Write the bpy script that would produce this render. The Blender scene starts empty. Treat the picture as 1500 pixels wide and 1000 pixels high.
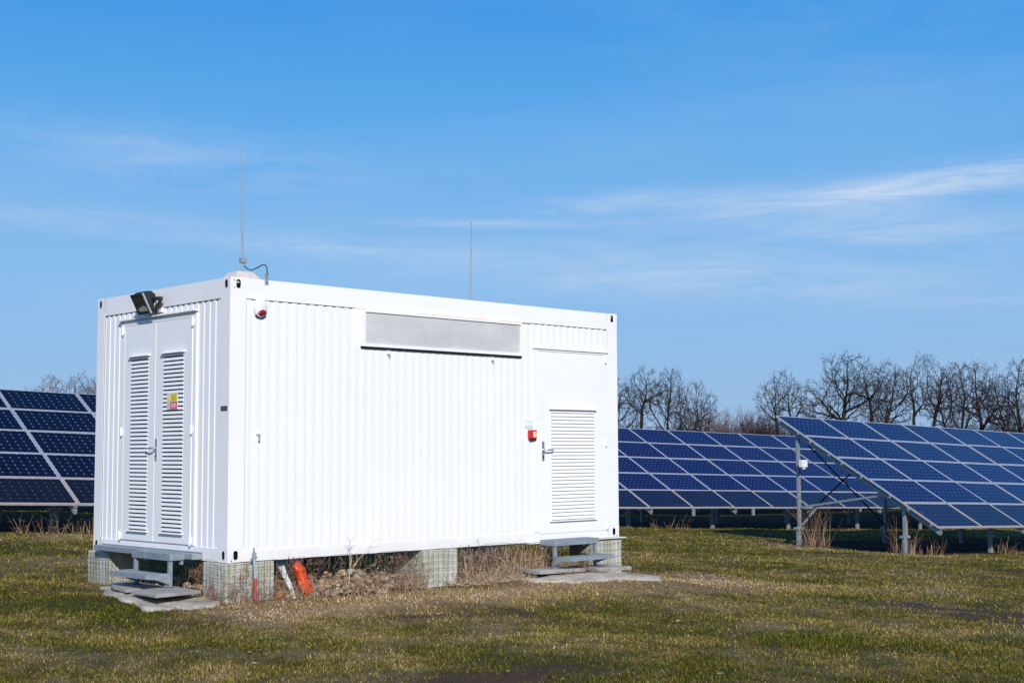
import bpy, bmesh, math, random
import numpy as np
from mathutils import Vector, Matrix, noise
R = math.radians
sc = bpy.context.scene
COL = sc.collection
random.seed(7)
ORG = {}

# ------------------------------------------------------------------ helpers
class MB:
    """collects geometry for one mesh object (world coordinates)"""
    def __init__(s): s.v = []; s.f = []; s.m = []
    def add(s, vs, fs, m=0):
        o = len(s.v); s.v += [tuple(v) for v in vs]
        for f in fs: s.f.append(tuple(i + o for i in f)); s.m.append(m)
        return s
    def box(s, x0, x1, y0, y1, z0, z1, m=0):
        if x0 > x1: x0, x1 = x1, x0
        if y0 > y1: y0, y1 = y1, y0
        if z0 > z1: z0, z1 = z1, z0
        v = [(x0,y0,z0),(x1,y0,z0),(x1,y1,z0),(x0,y1,z0),(x0,y0,z1),(x1,y0,z1),(x1,y1,z1),(x0,y1,z1)]
        return s.add(v, [(0,3,2,1),(4,5,6,7),(0,1,5,4),(1,2,6,5),(2,3,7,6),(3,0,4,7)], m)
    def beam(s, a, b, w, h, up=(0,0,1), m=0):
        """rectangular bar from a to b, w across, h along up"""
        a = Vector(a); b = Vector(b); d = (b - a).normalized(); u = Vector(up)
        x = d.cross(u).normalized() * w / 2; y = x.cross(d).normalized() * h / 2
        v = [a-x-y, a+x-y, a+x+y, a-x+y, b-x-y, b+x-y, b+x+y, b-x+y]
        return s.add(v, [(0,3,2,1),(4,5,6,7),(0,1,5,4),(1,2,6,5),(2,3,7,6),(3,0,4,7)], m)
    def tube(s, pts, r, n=6, cap=True, m=0):
        pts = [Vector(p) for p in pts]; rs = r if isinstance(r, (list, tuple)) else [r] * len(pts)
        o = len(s.v); u = None
        for i, p in enumerate(pts):
            d = (pts[min(i+1, len(pts)-1)] - pts[max(i-1, 0)]).normalized()
            if u is None: u = d.orthogonal().normalized()
            else:
                u = u - d * u.dot(d)
                u = u.normalized() if u.length > 1e-5 else d.orthogonal().normalized()
            w = d.cross(u)
            for k in range(n):
                t = 2 * math.pi * k / n
                s.v.append(tuple(p + (u * math.cos(t) + w * math.sin(t)) * rs[i]))
        for i in range(len(pts) - 1):
            for k in range(n):
                k2 = (k + 1) % n
                s.f.append((o+i*n+k, o+i*n+k2, o+(i+1)*n+k2, o+(i+1)*n+k)); s.m.append(m)
        if cap and n > 2:
            s.f.append(tuple(o + k for k in reversed(range(n)))); s.m.append(m)
            e = o + (len(pts) - 1) * n
            s.f.append(tuple(e + k for k in range(n))); s.m.append(m)
        return s
    def extrude(s, loop, vec, m=0):
        """closed planar loop (3-D points) pushed along vec"""
        n = len(loop); a = [Vector(p) for p in loop]; b = [p + Vector(vec) for p in a]
        fs = [tuple(reversed(range(n))), tuple(range(n, 2*n))]
        fs += [(i, (i+1) % n, n + (i+1) % n, n + i) for i in range(n)]
        return s.add(a + b, fs, m)
    def build(s, name, mats, parent=None, bevel=0, smooth=False, seg=2):
        o = ORG.get(parent.name, Vector()) if parent else Vector()
        me = bpy.data.meshes.new(name)
        me.from_pydata([(v[0]-o[0], v[1]-o[1], v[2]-o[2]) for v in s.v], [], s.f)
        mats = mats if isinstance(mats, (list, tuple)) else [mats]
        for m in mats: me.materials.append(m)
        if len(mats) > 1: me.polygons.foreach_set('material_index', s.m)
        bm = bmesh.new(); bm.from_mesh(me); bmesh.ops.recalc_face_normals(bm, faces=bm.faces); bm.to_mesh(me); bm.free()
        if smooth: me.polygons.foreach_set('use_smooth', [True] * len(me.polygons))
        ob = bpy.data.objects.new(name, me); COL.objects.link(ob)
        if parent: ob.parent = parent; ORG[ob.name] = o
        if bevel:
            b = ob.modifiers.new('bevel', 'BEVEL'); b.width = bevel; b.segments = seg; b.limit_method = 'ANGLE'
            b.angle_limit = R(40); b.harden_normals = False
        return ob

def tag(o, label=None, cat=None, group=None, kind=None):
    if label: o['label'] = label
    if cat: o['category'] = cat
    if group: o['group'] = group
    if kind: o['kind'] = kind
    return o
def thing(name, loc, label, cat, group=None):
    o = bpy.data.objects.new(name, None); COL.objects.link(o); o.empty_display_size = .1
    o.location = loc; ORG[o.name] = Vector(loc)
    return tag(o, label, cat, group)

# ------------------------------------------------------------------ materials
def mat(name, col=(.5,.5,.5), rough=.5, metal=0, spec=.5):
    m = bpy.data.materials.new(name); m.use_nodes = True
    b = m.node_tree.nodes['Principled BSDF']
    b.inputs['Base Color'].default_value = (*col, 1); b.inputs['Roughness'].default_value = rough
    b.inputs['Metallic'].default_value = metal; b.inputs['Specular IOR Level'].default_value = spec
    return m
class N:
    def __init__(s, m): s.t = m.node_tree; s.n = s.t.nodes; s.bsdf = s.n.get('Principled BSDF')
    def new(s, t, **k):
        o = s.n.new(t)
        for a, v in k.items(): setattr(o, a, v)
        return o
    def l(s, a, b): s.t.links.new(a, b)
    def math(s, op, a, b=None, c=None):
        o = s.new('ShaderNodeMath', operation=op)
        for i, x in enumerate((a, b, c)):
            if x is None: continue
            if isinstance(x, (int, float)): o.inputs[i].default_value = x
            else: s.l(x, o.inputs[i])
        return o.outputs[0]
    def noise(s, scale, detail=4, rough=.6, vec=None, dist=0, stretch=None, coord='Object'):
        t = s.new('ShaderNodeTexNoise'); t.inputs['Scale'].default_value = scale
        t.inputs['Detail'].default_value = detail; t.inputs['Roughness'].default_value = rough; t.inputs['Distortion'].default_value = dist
        if vec is None: vec = s.new('ShaderNodeTexCoord').outputs[coord]
        if stretch:
            mp = s.new('ShaderNodeMapping'); mp.inputs['Scale'].default_value = stretch; s.l(vec, mp.inputs[0]); vec = mp.outputs[0]
        s.l(vec, t.inputs['Vector']); return t.outputs['Fac']
    def ramp(s, fac, stops):
        r = s.new('ShaderNodeValToRGB'); e = r.color_ramp.elements
        while len(e) < len(stops): e.new(.5)
        for i, (p, c) in enumerate(stops):
            e[i].position = p; e[i].color = (*c, 1) if len(c) == 3 else c
        s.l(fac, r.inputs[0]); return r.outputs[0]
    def mix(s, fac, a, b):
        o = s.new('ShaderNodeMix', data_type='RGBA')
        for i, x in ((0, fac), (6, a), (7, b)):
            if isinstance(x, (int, float)): o.inputs[i].default_value = x
            elif isinstance(x, tuple): o.inputs[i].default_value = (*x, 1)
            else: s.l(x, o.inputs[i])
        return o.outputs[2]
    def bump(s, h, strength=.3, dist=.01):
        b = s.new('ShaderNodeBump'); b.inputs['Strength'].default_value = strength; b.inputs['Distance'].default_value = dist
        s.l(h, b.inputs['Height']); s.l(b.outputs[0], s.bsdf.inputs['Normal'])

def noisy(name, stops, scale=6, rough=.7, bump=0, bscale=None, bdist=.01, metal=0, stretch=None, detail=5, spec=.4):
    m = mat(name, stops[0][1], rough, metal, spec); n = N(m)
    f = n.noise(scale, detail, stretch=stretch)
    n.l(n.ramp(f, stops), n.bsdf.inputs['Base Color'])
    if bump: n.bump(n.noise(bscale or scale * 5, 4), bump, bdist)
    return m

def white_paint():
    m = mat('white_paint', (.8,.8,.8), .42, 0, .4); n = N(m)
    big = n.noise(.9, 5); streak = n.noise(3.2, 5, stretch=(4, 4, .25)); fine = n.noise(60, 3)
    a = n.ramp(big, [(.3, (.80,.795,.80)), (.7, (.845,.838,.838))])
    d = n.ramp(streak, [(.62, (0,0,0)), (.80, (.30,.30,.30))])
    c = n.mix(d, a, (.62,.60,.56))
    geo = n.new('ShaderNodeNewGeometry').outputs['Position']; sg = n.new('ShaderNodeSeparateXYZ'); n.l(geo, sg.inputs[0])
    low = n.ramp(n.math('ADD', sg.outputs[2], n.math('MULTIPLY', n.math('SUBTRACT', n.noise(7, 6, .7, vec=geo, stretch=(1, 1, .5)), .5), .35)), [(.0, (1,1,1)), (.16, (0,0,0))])
    sp_ = n.ramp(n.noise(38, 3, .6, vec=geo), [(.70, (0,0,0)), (.76, (1,1,1))])
    c = n.mix(n.math('MULTIPLY', low, .22), c, (.50,.44,.36)); c = n.mix(n.math('MULTIPLY', sp_, .10), c, (.40,.37,.33))
    n.l(c, n.bsdf.inputs['Base Color'])
    n.l(n.ramp(fine, [(.3, (.36,)*3), (.7, (.5,)*3)]), n.bsdf.inputs['Roughness'])
    n.bump(n.noise(2.2, 3), .12, .02)
    return m
WHITE = white_paint()
WHITE2 = noisy('white_plastic', [(.3, (.76,.76,.76)), (.7, (.82,.82,.82))], 8, .35)
HOLE = mat('hole_dark', (.012,.012,.014), .9, 0, .1)
SLOT = mat('louvre_opening', (.012,.012,.016), .9, 0, .1)
GALV = noisy('galvanised_steel', [(.25, (.22,.26,.29)), (.5, (.30,.345,.38)), (.8, (.39,.43,.46))], 14, .5, .15, 60, .002, .35)
GALVD = noisy('galvanised_dark', [(.3, (.22,.25,.27)), (.7, (.36,.39,.40))], 10, .55, .1, 40, .002, .3)
ALU = noisy('aluminium_frame', [(.3, (.44,.46,.50)), (.7, (.54,.56,.60))], 5, .38, metal=.3)
ALUD = noisy('dusty_aluminium', [(.3, (.42,.38,.36)), (.7, (.54,.50,.48))], 7, .55, metal=.15)
DARK = noisy('dark_grey_metal', [(.3, (.016,.016,.020)), (.7, (.030,.030,.036))], 20, .5)
BLACK = mat('black_cable', (.012,.012,.015), .6)
CHROME = mat('steel_handle', (.5,.52,.56), .28, .8)

def concrete(name, a, b, stain, streak=False):
    m = mat(name, a, .85, 0, .25); n = N(m)
    base = n.ramp(n.noise(4, 7, .65), [(.3, a), (.7, b)])
    st = n.ramp(n.noise(2.5, 6, stretch=(3, 3, .6) if streak else (1, 1, 1)), [(.44, (0,0,0)), (.66, (1,1,1))])
    n.l(n.mix(n.math('MULTIPLY', st, .85 if streak else .6), base, stain), n.bsdf.inputs['Base Color'])
    n.bump(n.noise(45, 5), .5, .006); return m
PIER = concrete('pier_concrete', (.46,.455,.41), (.60,.59,.53), (.30,.30,.18), True)
SLABM = concrete('slab_concrete', (.29,.28,.26), (.40,.385,.355), (.19,.165,.13))
APRON = concrete('apron_concrete', (.34,.30,.25), (.54,.485,.41), (.20,.15,.10))
ROOFBLOCK = concrete('block_concrete', (.55,.50,.46), (.68,.62,.58), (.5,.42,.36))

def expanded_mesh():
    m = mat('perforated_sheet', (.5,.5,.5), .55, .2, .4); n = N(m)
    tc = n.new('ShaderNodeTexCoord').outputs['Object']; sp = n.new('ShaderNodeSeparateXYZ'); n.l(tc, sp.inputs[0])
    k = 32.0
    u = n.math('MULTIPLY', n.math('ADD', sp.outputs[0], sp.outputs[2]), k); v = n.math('MULTIPLY', n.math('SUBTRACT', sp.outputs[0], sp.outputs[2]), k)
    du = n.math('ABSOLUTE', n.math('SUBTRACT', n.math('FRACT', u), .5)); dv = n.math('ABSOLUTE', n.math('SUBTRACT', n.math('FRACT', v), .5))
    h = n.math('MAXIMUM', du, dv)
    hole = n.math('LESS_THAN', h, .24)
    tone = n.ramp(n.noise(1.3, 4, stretch=(1, 1, 2)), [(.3, (.60,.59,.57)), (.7, (.78,.77,.74))])
    n.l(n.mix(hole, tone, (.40,.39,.38)), n.bsdf.inputs['Base Color'])
    n.bump(h, .3, .004); return m
MESHP = expanded_mesh()

def solar_cells(name, cell, cell2, line, dia, dust=0.0):
    m = mat(name, cell, .12, 0, .13); n = N(m)
    uv = n.new('ShaderNodeUVMap'); uv.uv_map = 'UVMap'; sp = n.new('ShaderNodeSeparateXYZ'); n.l(uv.outputs[0], sp.inputs[0])
    fu = n.math('FRACT', n.math('MULTIPLY', sp.outputs[0], 10)); fv = n.math('FRACT', n.math('MULTIPLY', sp.outputs[1], 6))
    du = n.math('ABSOLUTE', n.math('SUBTRACT', fu, .5)); dv = n.math('ABSOLUTE', n.math('SUBTRACT', fv, .5))
    gap = n.math('GREATER_THAN', n.math('MAXIMUM', du, dv), .484)
    dm = n.math('GREATER_THAN', n.math('ADD', du, dv), .905)
    bus = n.math('LESS_THAN', n.math('ABSOLUTE', n.math('SUBTRACT', n.math('ABSOLUTE', n.math('SUBTRACT', fv, .5)), .22)), .012)
    oi = n.new('ShaderNodeObjectInfo')
    base = n.mix(oi.outputs['Random'], cell, cell2)
    base = n.mix(n.math('MULTIPLY', bus, .18), base, line)
    c = n.mix(n.math('MULTIPLY', gap, .75), base, line); c = n.mix(dm, c, dia)
    g = n.noise(1.7, 5)
    df = n.math('MULTIPLY', n.math('ADD', n.math('MULTIPLY', g, .6), .5), dust)
    c = n.mix(df, c, (.20,.16,.14))
    n.l(c, n.bsdf.inputs['Base Color'])
    n.bsdf.inputs['Roughness'].default_value = .10 + dust * .8
    return m
CELL_BLUE = solar_cells('solar_cells_blue', (.0044,.0040,.045), (.0056,.0054,.056), (.04,.07,.16), (.24,.30,.46), .0)
CELL_BLUE_D = solar_cells('solar_cells_blue_dusty', (.003,.0055,.027), (.0035,.006,.031), (.035,.045,.09), (.10,.115,.16), .026)
CELL_DARK = solar_cells('solar_cells_dark', (.0018,.0018,.010), (.0022,.0022,.013), (.03,.045,.09), (.34,.38,.46), .0)  # darker base paints in the deeper sky that the left table reflects
CELL_DARK_D = solar_cells('solar_cells_dark_dusty', (.003,.0028,.008), (.003,.003,.009), (.03,.03,.045), (.16,.16,.17), .02)

# ------------------------------------------------------------------ terrain
CX, CY, CZ = -7.82172, -12.44107, 1.12166
def sp(t): return np.log1p(np.exp(-np.abs(t) * 1.2)) / 1.2 + np.maximum(t, 0)
def gz(x, y):
    x = np.asarray(x, float); y = np.asarray(y, float)
    X = 36 - sp(36 - x); z = -.425 + .02 * np.clip(y, -14, 25) - .04 * sp(np.minimum(X, 36) - 1.6)
    z = z + .17 * np.exp(-(((x-4.9)/1.7)**2 + ((y+.7)/1.2)**2)) + .055 * np.exp(-(((x+.6)/.8)**2 + ((y-.9)/1.2)**2))
    z = z - .07 * np.exp(-(((x-19.5)/4)**2 + ((y-5)/3.5)**2))
    z = z + .018 * np.sin(x*.9 + .4*y) * np.cos(y*.7 - .3*x) + .012 * np.sin(2.3*x - 1.1*y + 1) + .008 * np.sin(3.1*y + 2.2*x)
    return z
def gzf(x, y): return float(gz(x, y))

def vnoise(x, y, s, seed=0):
    """cheap smooth value noise, vectorised"""
    x = x * s + seed * 17.3; y = y * s - seed * 9.1
    xi = np.floor(x).astype(np.int64); yi = np.floor(y).astype(np.int64); fx = x - xi; fy = y - yi
    fx = fx*fx*(3-2*fx); fy = fy*fy*(3-2*fy)
    def h(a, b):
        n = (a * 374761393 + b * 668265263 + seed * 1442695041) & 0x7fffffff
        n = ((n ^ (n >> 13)) * 1274126177) & 0x7fffffff
        return ((n ^ (n >> 16)) & 0xffff) / 65535.0
    return (h(xi,yi)*(1-fx) + h(xi+1,yi)*fx)*(1-fy) + (h(xi,yi+1)*(1-fx) + h(xi+1,yi+1)*fx)*fy
def fbm(x, y, s, seed=0, o=4):
    r = 0; a = .5
    for i in range(o): r = r + a * vnoise(x, y, s * 2**i, seed + i); a *= .5
    return r / (1 - .5**o)
def dryness(x, y):
    """0 lush green .. 1 straw"""
    d = .38 + .90 * (fbm(x, y, .30, 3, 5) - .5) + .75 * (fbm(x, y, 1.4, 11, 3) - .5) + .55 * (fbm(x, y, 5.5, 13, 2) - .5)
    band = np.exp(-((y + 1.0 + .08*(x-2)) / .70)**2) * ((x > -.9) & (x < 8.8)) * np.clip((x + .9) / .8, 0, 1) * np.clip((8.8 - x) / 2, 0, 1)
    d = d + .62 * band
    d = d + .5 * np.exp(-(((x-7.6)/1.3)**2 + ((y-.2)/1.1)**2))
    d = d + .6 * np.exp(-(((x-19.2)/1.2)**2 + ((y-3.1)/.5)**2)) + .5 * np.exp(-(((x-18.9)/1.0)**2 + ((y-5.8)/.7)**2))
    d = d + .45 * np.exp(-(((x-6.4)/1.3)**2 + ((y+1.0)/.9)**2))
    d = d - .40 * np.exp(-(((x+1.25)/.5)**2 + ((y-.6)/1.5)**2))
    d = d + .45 * np.exp(-(((y-10.3)/.8)**2)) * (x < 5)
    return np.clip(d, 0, 1)
def strawmat(x, y):
    """matted pale dead grass in front of the container and past the right-hand steps"""
    w_ = .9 * (fbm(x, y, 1.1, 81, 4) - .5)
    yy = y + w_
    a = np.clip((yy + 1.45) / .45, 0, 1) * np.clip((-.05 - y) / .15, 0, 1) * np.clip((x + .55 + w_) / .4, 0, 1) * np.clip((8.0 - x + 2*w_) / 1.5, 0, 1)
    a = np.maximum(a, np.clip(1.25 - (((x-7.3)/1.5)**2 + ((y-.1+w_)/.9)**2), 0, 1))
    return np.clip(a * np.clip(-.08 + 2.2 * (fbm(x, y, 1.9, 91, 4) - .12) + .25 * np.exp(-(((x-6.6)/1.6)**2 + ((y+.6)/1.1)**2)), 0, 1), 0, 1)
def soil(x, y):
    d = 1.15 * np.exp(-(((x+.9)/1.05)**2 + ((y+4.95)/.42)**2)) + .7 * np.exp(-(((x-7.0)/1.2)**2 + ((y+.3)/.55)**2))
    d = d + .55 * np.exp(-(((x+.6)/1.0)**2 + ((y+.9)/.4)**2)) + .60 * np.exp(-(((x-6.0)/1.2)**2 + ((y+1.35)/.4)**2)) + .5 * np.exp(-(((x-2.0)/1.6)**2 + ((y+.75)/.3)**2))
    d = d + .9 * np.clip((fbm(x, y, .5, 21, 4) - .60) * 5, 0, 1)
    return np.clip(d * (.45 + 1.1 * fbm(x, y, 2.2, 31, 3)), 0, 1)

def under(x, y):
    """strip under each table where shade is painted dark into the ground, grass left out"""
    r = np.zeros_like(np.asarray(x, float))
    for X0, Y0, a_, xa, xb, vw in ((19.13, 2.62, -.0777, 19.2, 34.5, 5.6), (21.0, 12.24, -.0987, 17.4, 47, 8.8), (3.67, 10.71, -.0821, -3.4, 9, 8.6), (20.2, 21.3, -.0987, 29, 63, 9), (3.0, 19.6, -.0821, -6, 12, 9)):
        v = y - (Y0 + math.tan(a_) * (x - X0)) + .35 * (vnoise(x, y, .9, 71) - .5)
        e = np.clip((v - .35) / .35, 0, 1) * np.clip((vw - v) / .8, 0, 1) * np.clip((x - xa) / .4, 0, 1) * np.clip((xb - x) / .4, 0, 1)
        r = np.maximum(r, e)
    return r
def axis(a, b, st, far):
    m = list(np.arange(a, b + st/2, st)); o = []; s = st; p = b
    while p < far: s *= 1.35; p += s; o.append(p)
    q = []; s = st; p = a
    while p > -far: s *= 1.35; p -= s; q.append(p)
    return np.array(q[::-1] + m + o)
def make_ground():
    xs = axis(-9, 32, .12, 2500); ys = axis(-10, 24, .12, 2500)
    X, Y = np.meshgrid(xs, ys); Z = gz(X, Y) + .03 * (fbm(X, Y, 2.5, 41, 3) - .5) * (np.abs(X) < 60)
    nx, ny = len(xs), len(ys)
    co = np.stack([X, Y, Z], -1).reshape(-1, 3)
    i = np.arange(nx * ny).reshape(ny, nx)
    q = np.stack([i[:-1,:-1], i[:-1,1:], i[1:,1:], i[1:,:-1]], -1).reshape(-1, 4)
    me = bpy.data.meshes.new('ground'); me.vertices.add(len(co)); me.vertices.foreach_set('co', co.ravel())
    me.loops.add(q.size); me.loops.foreach_set('vertex_index', q.ravel().astype(np.int32))
    me.polygons.add(len(q)); me.polygons.foreach_set('loop_start', (np.arange(len(q)) * 4).astype(np.int32))
    me.polygons.foreach_set('use_smooth', np.ones(len(q), bool))
    me.update()
    for nm, fn in (('dry', dryness), ('soil', soil), ('table_shade', under), ('strawmat', strawmat)):
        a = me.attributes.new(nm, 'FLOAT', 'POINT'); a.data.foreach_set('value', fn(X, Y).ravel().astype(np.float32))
    m = mat('lawn_soil', (.1,.1,.05), .95, 0, .1); n = N(m)
    def at(k): o = n.new('ShaderNodeAttribute'); o.attribute_name = k; return o.outputs['Fac']
    geo = n.new('ShaderNodeNewGeometry').outputs['Position']
    f1 = n.noise(9, 6, .7, vec=geo); f2 = n.noise(70, 5, .75, vec=geo)
    g = n.ramp(f1, [(.3, (.028,.030,.008)), (.7, (.095,.088,.024))])
    s = n.ramp(f1, [(.3, (.15,.10,.05)), (.7, (.38,.28,.15))])
    dirt = n.ramp(f2, [(.3, (.045,.028,.018)), (.7, (.12,.078,.050))])
    c = n.mix(n.ramp(n.math('ADD', at('dry'), n.math('MULTIPLY', n.math('SUBTRACT', f2, .5), .8)), [(.2, (0,0,0)), (.85, (1,1,1))]), g, s)
    c = n.mix(n.math('MULTIPLY', at('soil'), .95), c, dirt)
    c = n.mix(n.math('MULTIPLY', at('strawmat'), .85), c, n.ramp(n.noise(38, 6, .75, vec=geo), [(.34, (.13,.075,.042)), (.50, (.36,.24,.14)), (.72, (.60,.44,.28))]))
    c = n.mix(n.math('MULTIPLY', at('table_shade'), .92), c, n.ramp(f2, [(.3, (.012,.010,.008)), (.75, (.040,.032,.024))]))  # shade painted near-black into the ground under and behind the tables
    n.l(c, n.bsdf.inputs['Base Color']); n.bump(f2, .8, .03)
    me.materials.append(m)
    o = bpy.data.objects.new('ground', me); COL.objects.link(o); tag(o, kind='structure')
make_ground()

def blades_object(name, x, y, h, w, lean, col, matl, zoff=0.0):
    n = len(x); rng = np.random.default_rng(5)
    az = rng.uniform(0, 2*np.pi, n); fa = az + rng.uniform(.8, 2.3, n)
    z = gz(x, y) + zoff
    dx, dy = np.cos(az), np.sin(az); wx, wy = np.cos(fa) * w / 2, np.sin(fa) * w / 2
    tip = h * np.sin(lean); hz = h * np.cos(lean)
    P = np.zeros((n, 5, 3))
    P[:,0] = np.stack([x - wx, y - wy, z - .005], -1); P[:,1] = np.stack([x + wx, y + wy, z - .005], -1)
    mx = x + dx * tip * .35; my = y + dy * tip * .35; mz = z + hz * .62
    P[:,2] = np.stack([mx - wx*.7, my - wy*.7, mz], -1); P[:,3] = np.stack([mx + wx*.7, my + wy*.7, mz], -1)
    P[:,4] = np.stack([x + dx * tip, y + dy * tip, z + hz], -1)
    b = (np.arange(n) * 5)[:, None]
    quads = (b + np.array([0,1,3,2])); tris = (b + np.array([2,3,4]))
    loops = np.concatenate([quads, tris], 1).ravel()
    ls = (np.arange(n)[:, None] * 7 + np.array([0, 4])).ravel()
    me = bpy.data.meshes.new(name); me.vertices.add(n*5); me.vertices.foreach_set('co', P.ravel())
    me.loops.add(len(loops)); me.loops.foreach_set('vertex_index', loops.astype(np.int32))
    me.polygons.add(2*n); me.polygons.foreach_set('loop_start', ls.astype(np.int32)); me.update()
    a = me.attributes.new('tint', 'FLOAT_COLOR', 'POINT')
    c = np.ones((n, 5, 4), np.float32); c[:, :, :3] = col[:, None, :]; a.data.foreach_set('color', c.ravel())
    me.materials.append(matl)
    o = bpy.data.objects.new(name, me); COL.objects.link(o); return o
def blade_mat():
    m = mat('grass_blade', (.1,.12,.03), .85, 0, .06); n = N(m)
    a = n.new('ShaderNodeAttribute'); a.attribute_name = 'tint'
    n.l(a.outputs['Color'], n.bsdf.inputs['Base Color'])
    tr = n.new('ShaderNodeBsdfTranslucent'); n.l(a.outputs['Color'], tr.inputs[0])
    mx = n.new('ShaderNodeMixShader'); mx.inputs[0].default_value = .25
    n.l(n.bsdf.outputs[0], mx.inputs[1]); n.l(tr.outputs[0], mx.inputs[2])
    n.l(mx.outputs[0], n.n['Material Output'].inputs[0]); return m
BLADE = blade_mat()
PADS = [(-.64, -.05, .0, 2.05), (4.12, 5.55, -.86, -.02)]
def make_grass(NB=1900000):
    rng = np.random.default_rng(2)
    th = R(46.24) + rng.uniform(-R(31), R(31), NB); r = np.exp(rng.uniform(math.log(6.3), math.log(62), NB))
    x = CX + r * np.cos(th); y = CY + r * np.sin(th)
    # gather into clumps
    cl = fbm(x, y, 5.0, 51, 2) + .12 * strawmat(x, y); d = dryness(x, y); s = soil(x, y)
    keep = (cl + rng.uniform(-.28, .28, NB) > .25) & (rng.uniform(0, 1, NB) > s * (.97 - .6*strawmat(x, y)))
    keep &= ~((x > .12) & (x < 5.95) & (y > .12) & (y < 2.85))
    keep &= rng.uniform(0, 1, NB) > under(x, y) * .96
    for a, b, c, e in PADS: keep &= ~((x > a) & (x < b) & (y > c) & (y < e))
    x, y, r, d, cl = x[keep], y[keep], r[keep], d[keep], cl[keep]; n = len(x)
    sm_ = strawmat(x, y); d = np.maximum(d * (1 - .2*sm_), sm_ * 1.02)
    dd = np.clip(d + rng.normal(0, .27, n), 0, 1)
    tall = .45 + .95 * fbm(x, y, 1.1, 61, 3)
    h = rng.uniform(.018, .042, n) * tall * (1 + .012 * r) * np.where(rng.uniform(0, 1, n) > .985, 1.8, 1)
    w = rng.uniform(.0034, .0066, n) * np.maximum(1, r / 11)
    lean = np.clip(rng.normal(1.08, .34, n) + .25 * dd - .05 * sm_, .05, 1.5)
    green = np.array([.078,.098,.008]); yg = np.array([.245,.205,.030]); tan_ = np.array([.60,.44,.265]); straw = np.array([.56,.41,.19]); br = np.array([.22,.115,.035])
    t = dd[:, None]
    col = np.where(t < .5, green + (yg - green) * (t / .5), yg + (straw - yg) * ((t - .5) / .5))
    col = np.where((rng.uniform(0,1,n) < sm_ * .8)[:, None], tan_, col)
    isbr = (rng.uniform(0, 1, n) < .13 + .06 * d)[:, None]; col = np.where(isbr, br, col)
    col = col * rng.uniform(.45, 1.65, n)[:, None]
    o = blades_object('grass', x, y, h, w, lean, col, BLADE); tag(o, kind='stuff')
make_grass()

# ------------------------------------------------------------------ container
CL, CW, CH = 6.058, 2.933, 2.986
cont = thing('equipment_container', (0, 0, 0), 'large white corrugated steel container housing with louvred doors standing on concrete piers', 'container')
def corr_loop(L0, L1, pitch=.117, d=.0045):
    """trapezoid profile: list of (along, depth) from L0 to L1; depth 0 is outermost"""
    n = max(1, round((L1 - L0) / pitch)); p = (L1 - L0) / n; o = [(L0, 0)]
    for i in range(n):
        a = L0 + i * p
        o += [(a + p*.44, 0), (a + p*.54, d), (a + p*.90, d), (a + p, 0)]
    return o
def corr_wall(name, face, L0, L1, z0, z1, off=.008):
    mb = MB(); pr = corr_loop(L0, L1, d=.0031 if face[0] == 'y' else .0070); vs = []
    for a, d in pr:
        q = off + d
        if face == 'y0': P = (a, q)
        elif face == 'y1': P = (a, CW - q)
        elif face == 'x0': P = (q, a)
        else: P = (CL - q, a)
        vs += [(*P, z0), (*P, z1)]
    fs = [(2*i, 2*i+2, 2*i+3, 2*i+1) for i in range(len(pr)-1)]
    mb.add(vs, fs); return mb.build(name, WHITE, cont)
corr_wall('side_wall', 'y0', .2, 5.862, .118, 2.768)
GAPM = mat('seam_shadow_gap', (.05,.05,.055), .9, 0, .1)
def rail_gap_shade(face, L0, L1, zt, skip=None):
    mb = MB(); n = round((L1-L0)/.117); p = (L1-L0)/n  # dark strips and dashes painted as shade beneath the rail, plus post seams
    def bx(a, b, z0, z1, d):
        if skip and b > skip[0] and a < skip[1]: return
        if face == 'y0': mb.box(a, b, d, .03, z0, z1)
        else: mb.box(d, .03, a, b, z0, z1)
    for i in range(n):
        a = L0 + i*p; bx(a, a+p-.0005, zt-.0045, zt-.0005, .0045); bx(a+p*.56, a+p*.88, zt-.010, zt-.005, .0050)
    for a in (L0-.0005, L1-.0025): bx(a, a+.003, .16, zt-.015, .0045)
    return mb.build('rail_gap_shade', GAPM, cont)
rail_gap_shade('y0', .2, 5.862, 2.766, (1.70, 4.26)); rail_gap_shade('x0', .183, 2.75, 2.770)
corr_wall('side_wall', 'y1', .2, 5.862, .118, 2.768)
corr_wall('end_wall', 'x0', .183, 2.75, .14, 2.772)
corr_wall('end_wall', 'x1', .183, 2.75, .14, 2.772)
MB().box(.03, CL-.03, .03, CW-.03, 2.93, 2.966).build('roof', WHITE, cont)
MB().box(.05, CL-.05, .05, CW-.05, .03, .112).build('floor', GALVD, cont)
FH = .155; FX = .198; FY = .181
fr = MB()
for x0, x1 in ((0, FX), (CL-FX, CL)):
    for y0, y1 in ((0, FY), (CW-FY, CW)): fr.box(x0, x1, y0, y1, FH, CH-FH)
for y0, y1 in ((.001, .13), (CW-.13, CW-.001)):
    fr.box(FX, CL-FX, y0, y1, 2.766, CH-.003); fr.box(FX, CL-FX, y0, y1, .002, .12)
for x0, x1 in ((.001, .12), (CL-.12, CL-.001)):
    fr.box(x0, x1, FY, CW-FY, 2.770, CH-.003); fr.box(x0, x1, FY, CW-FY, .002, .142)
fr.build('frame', WHITE, cont, bevel=.002)

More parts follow.
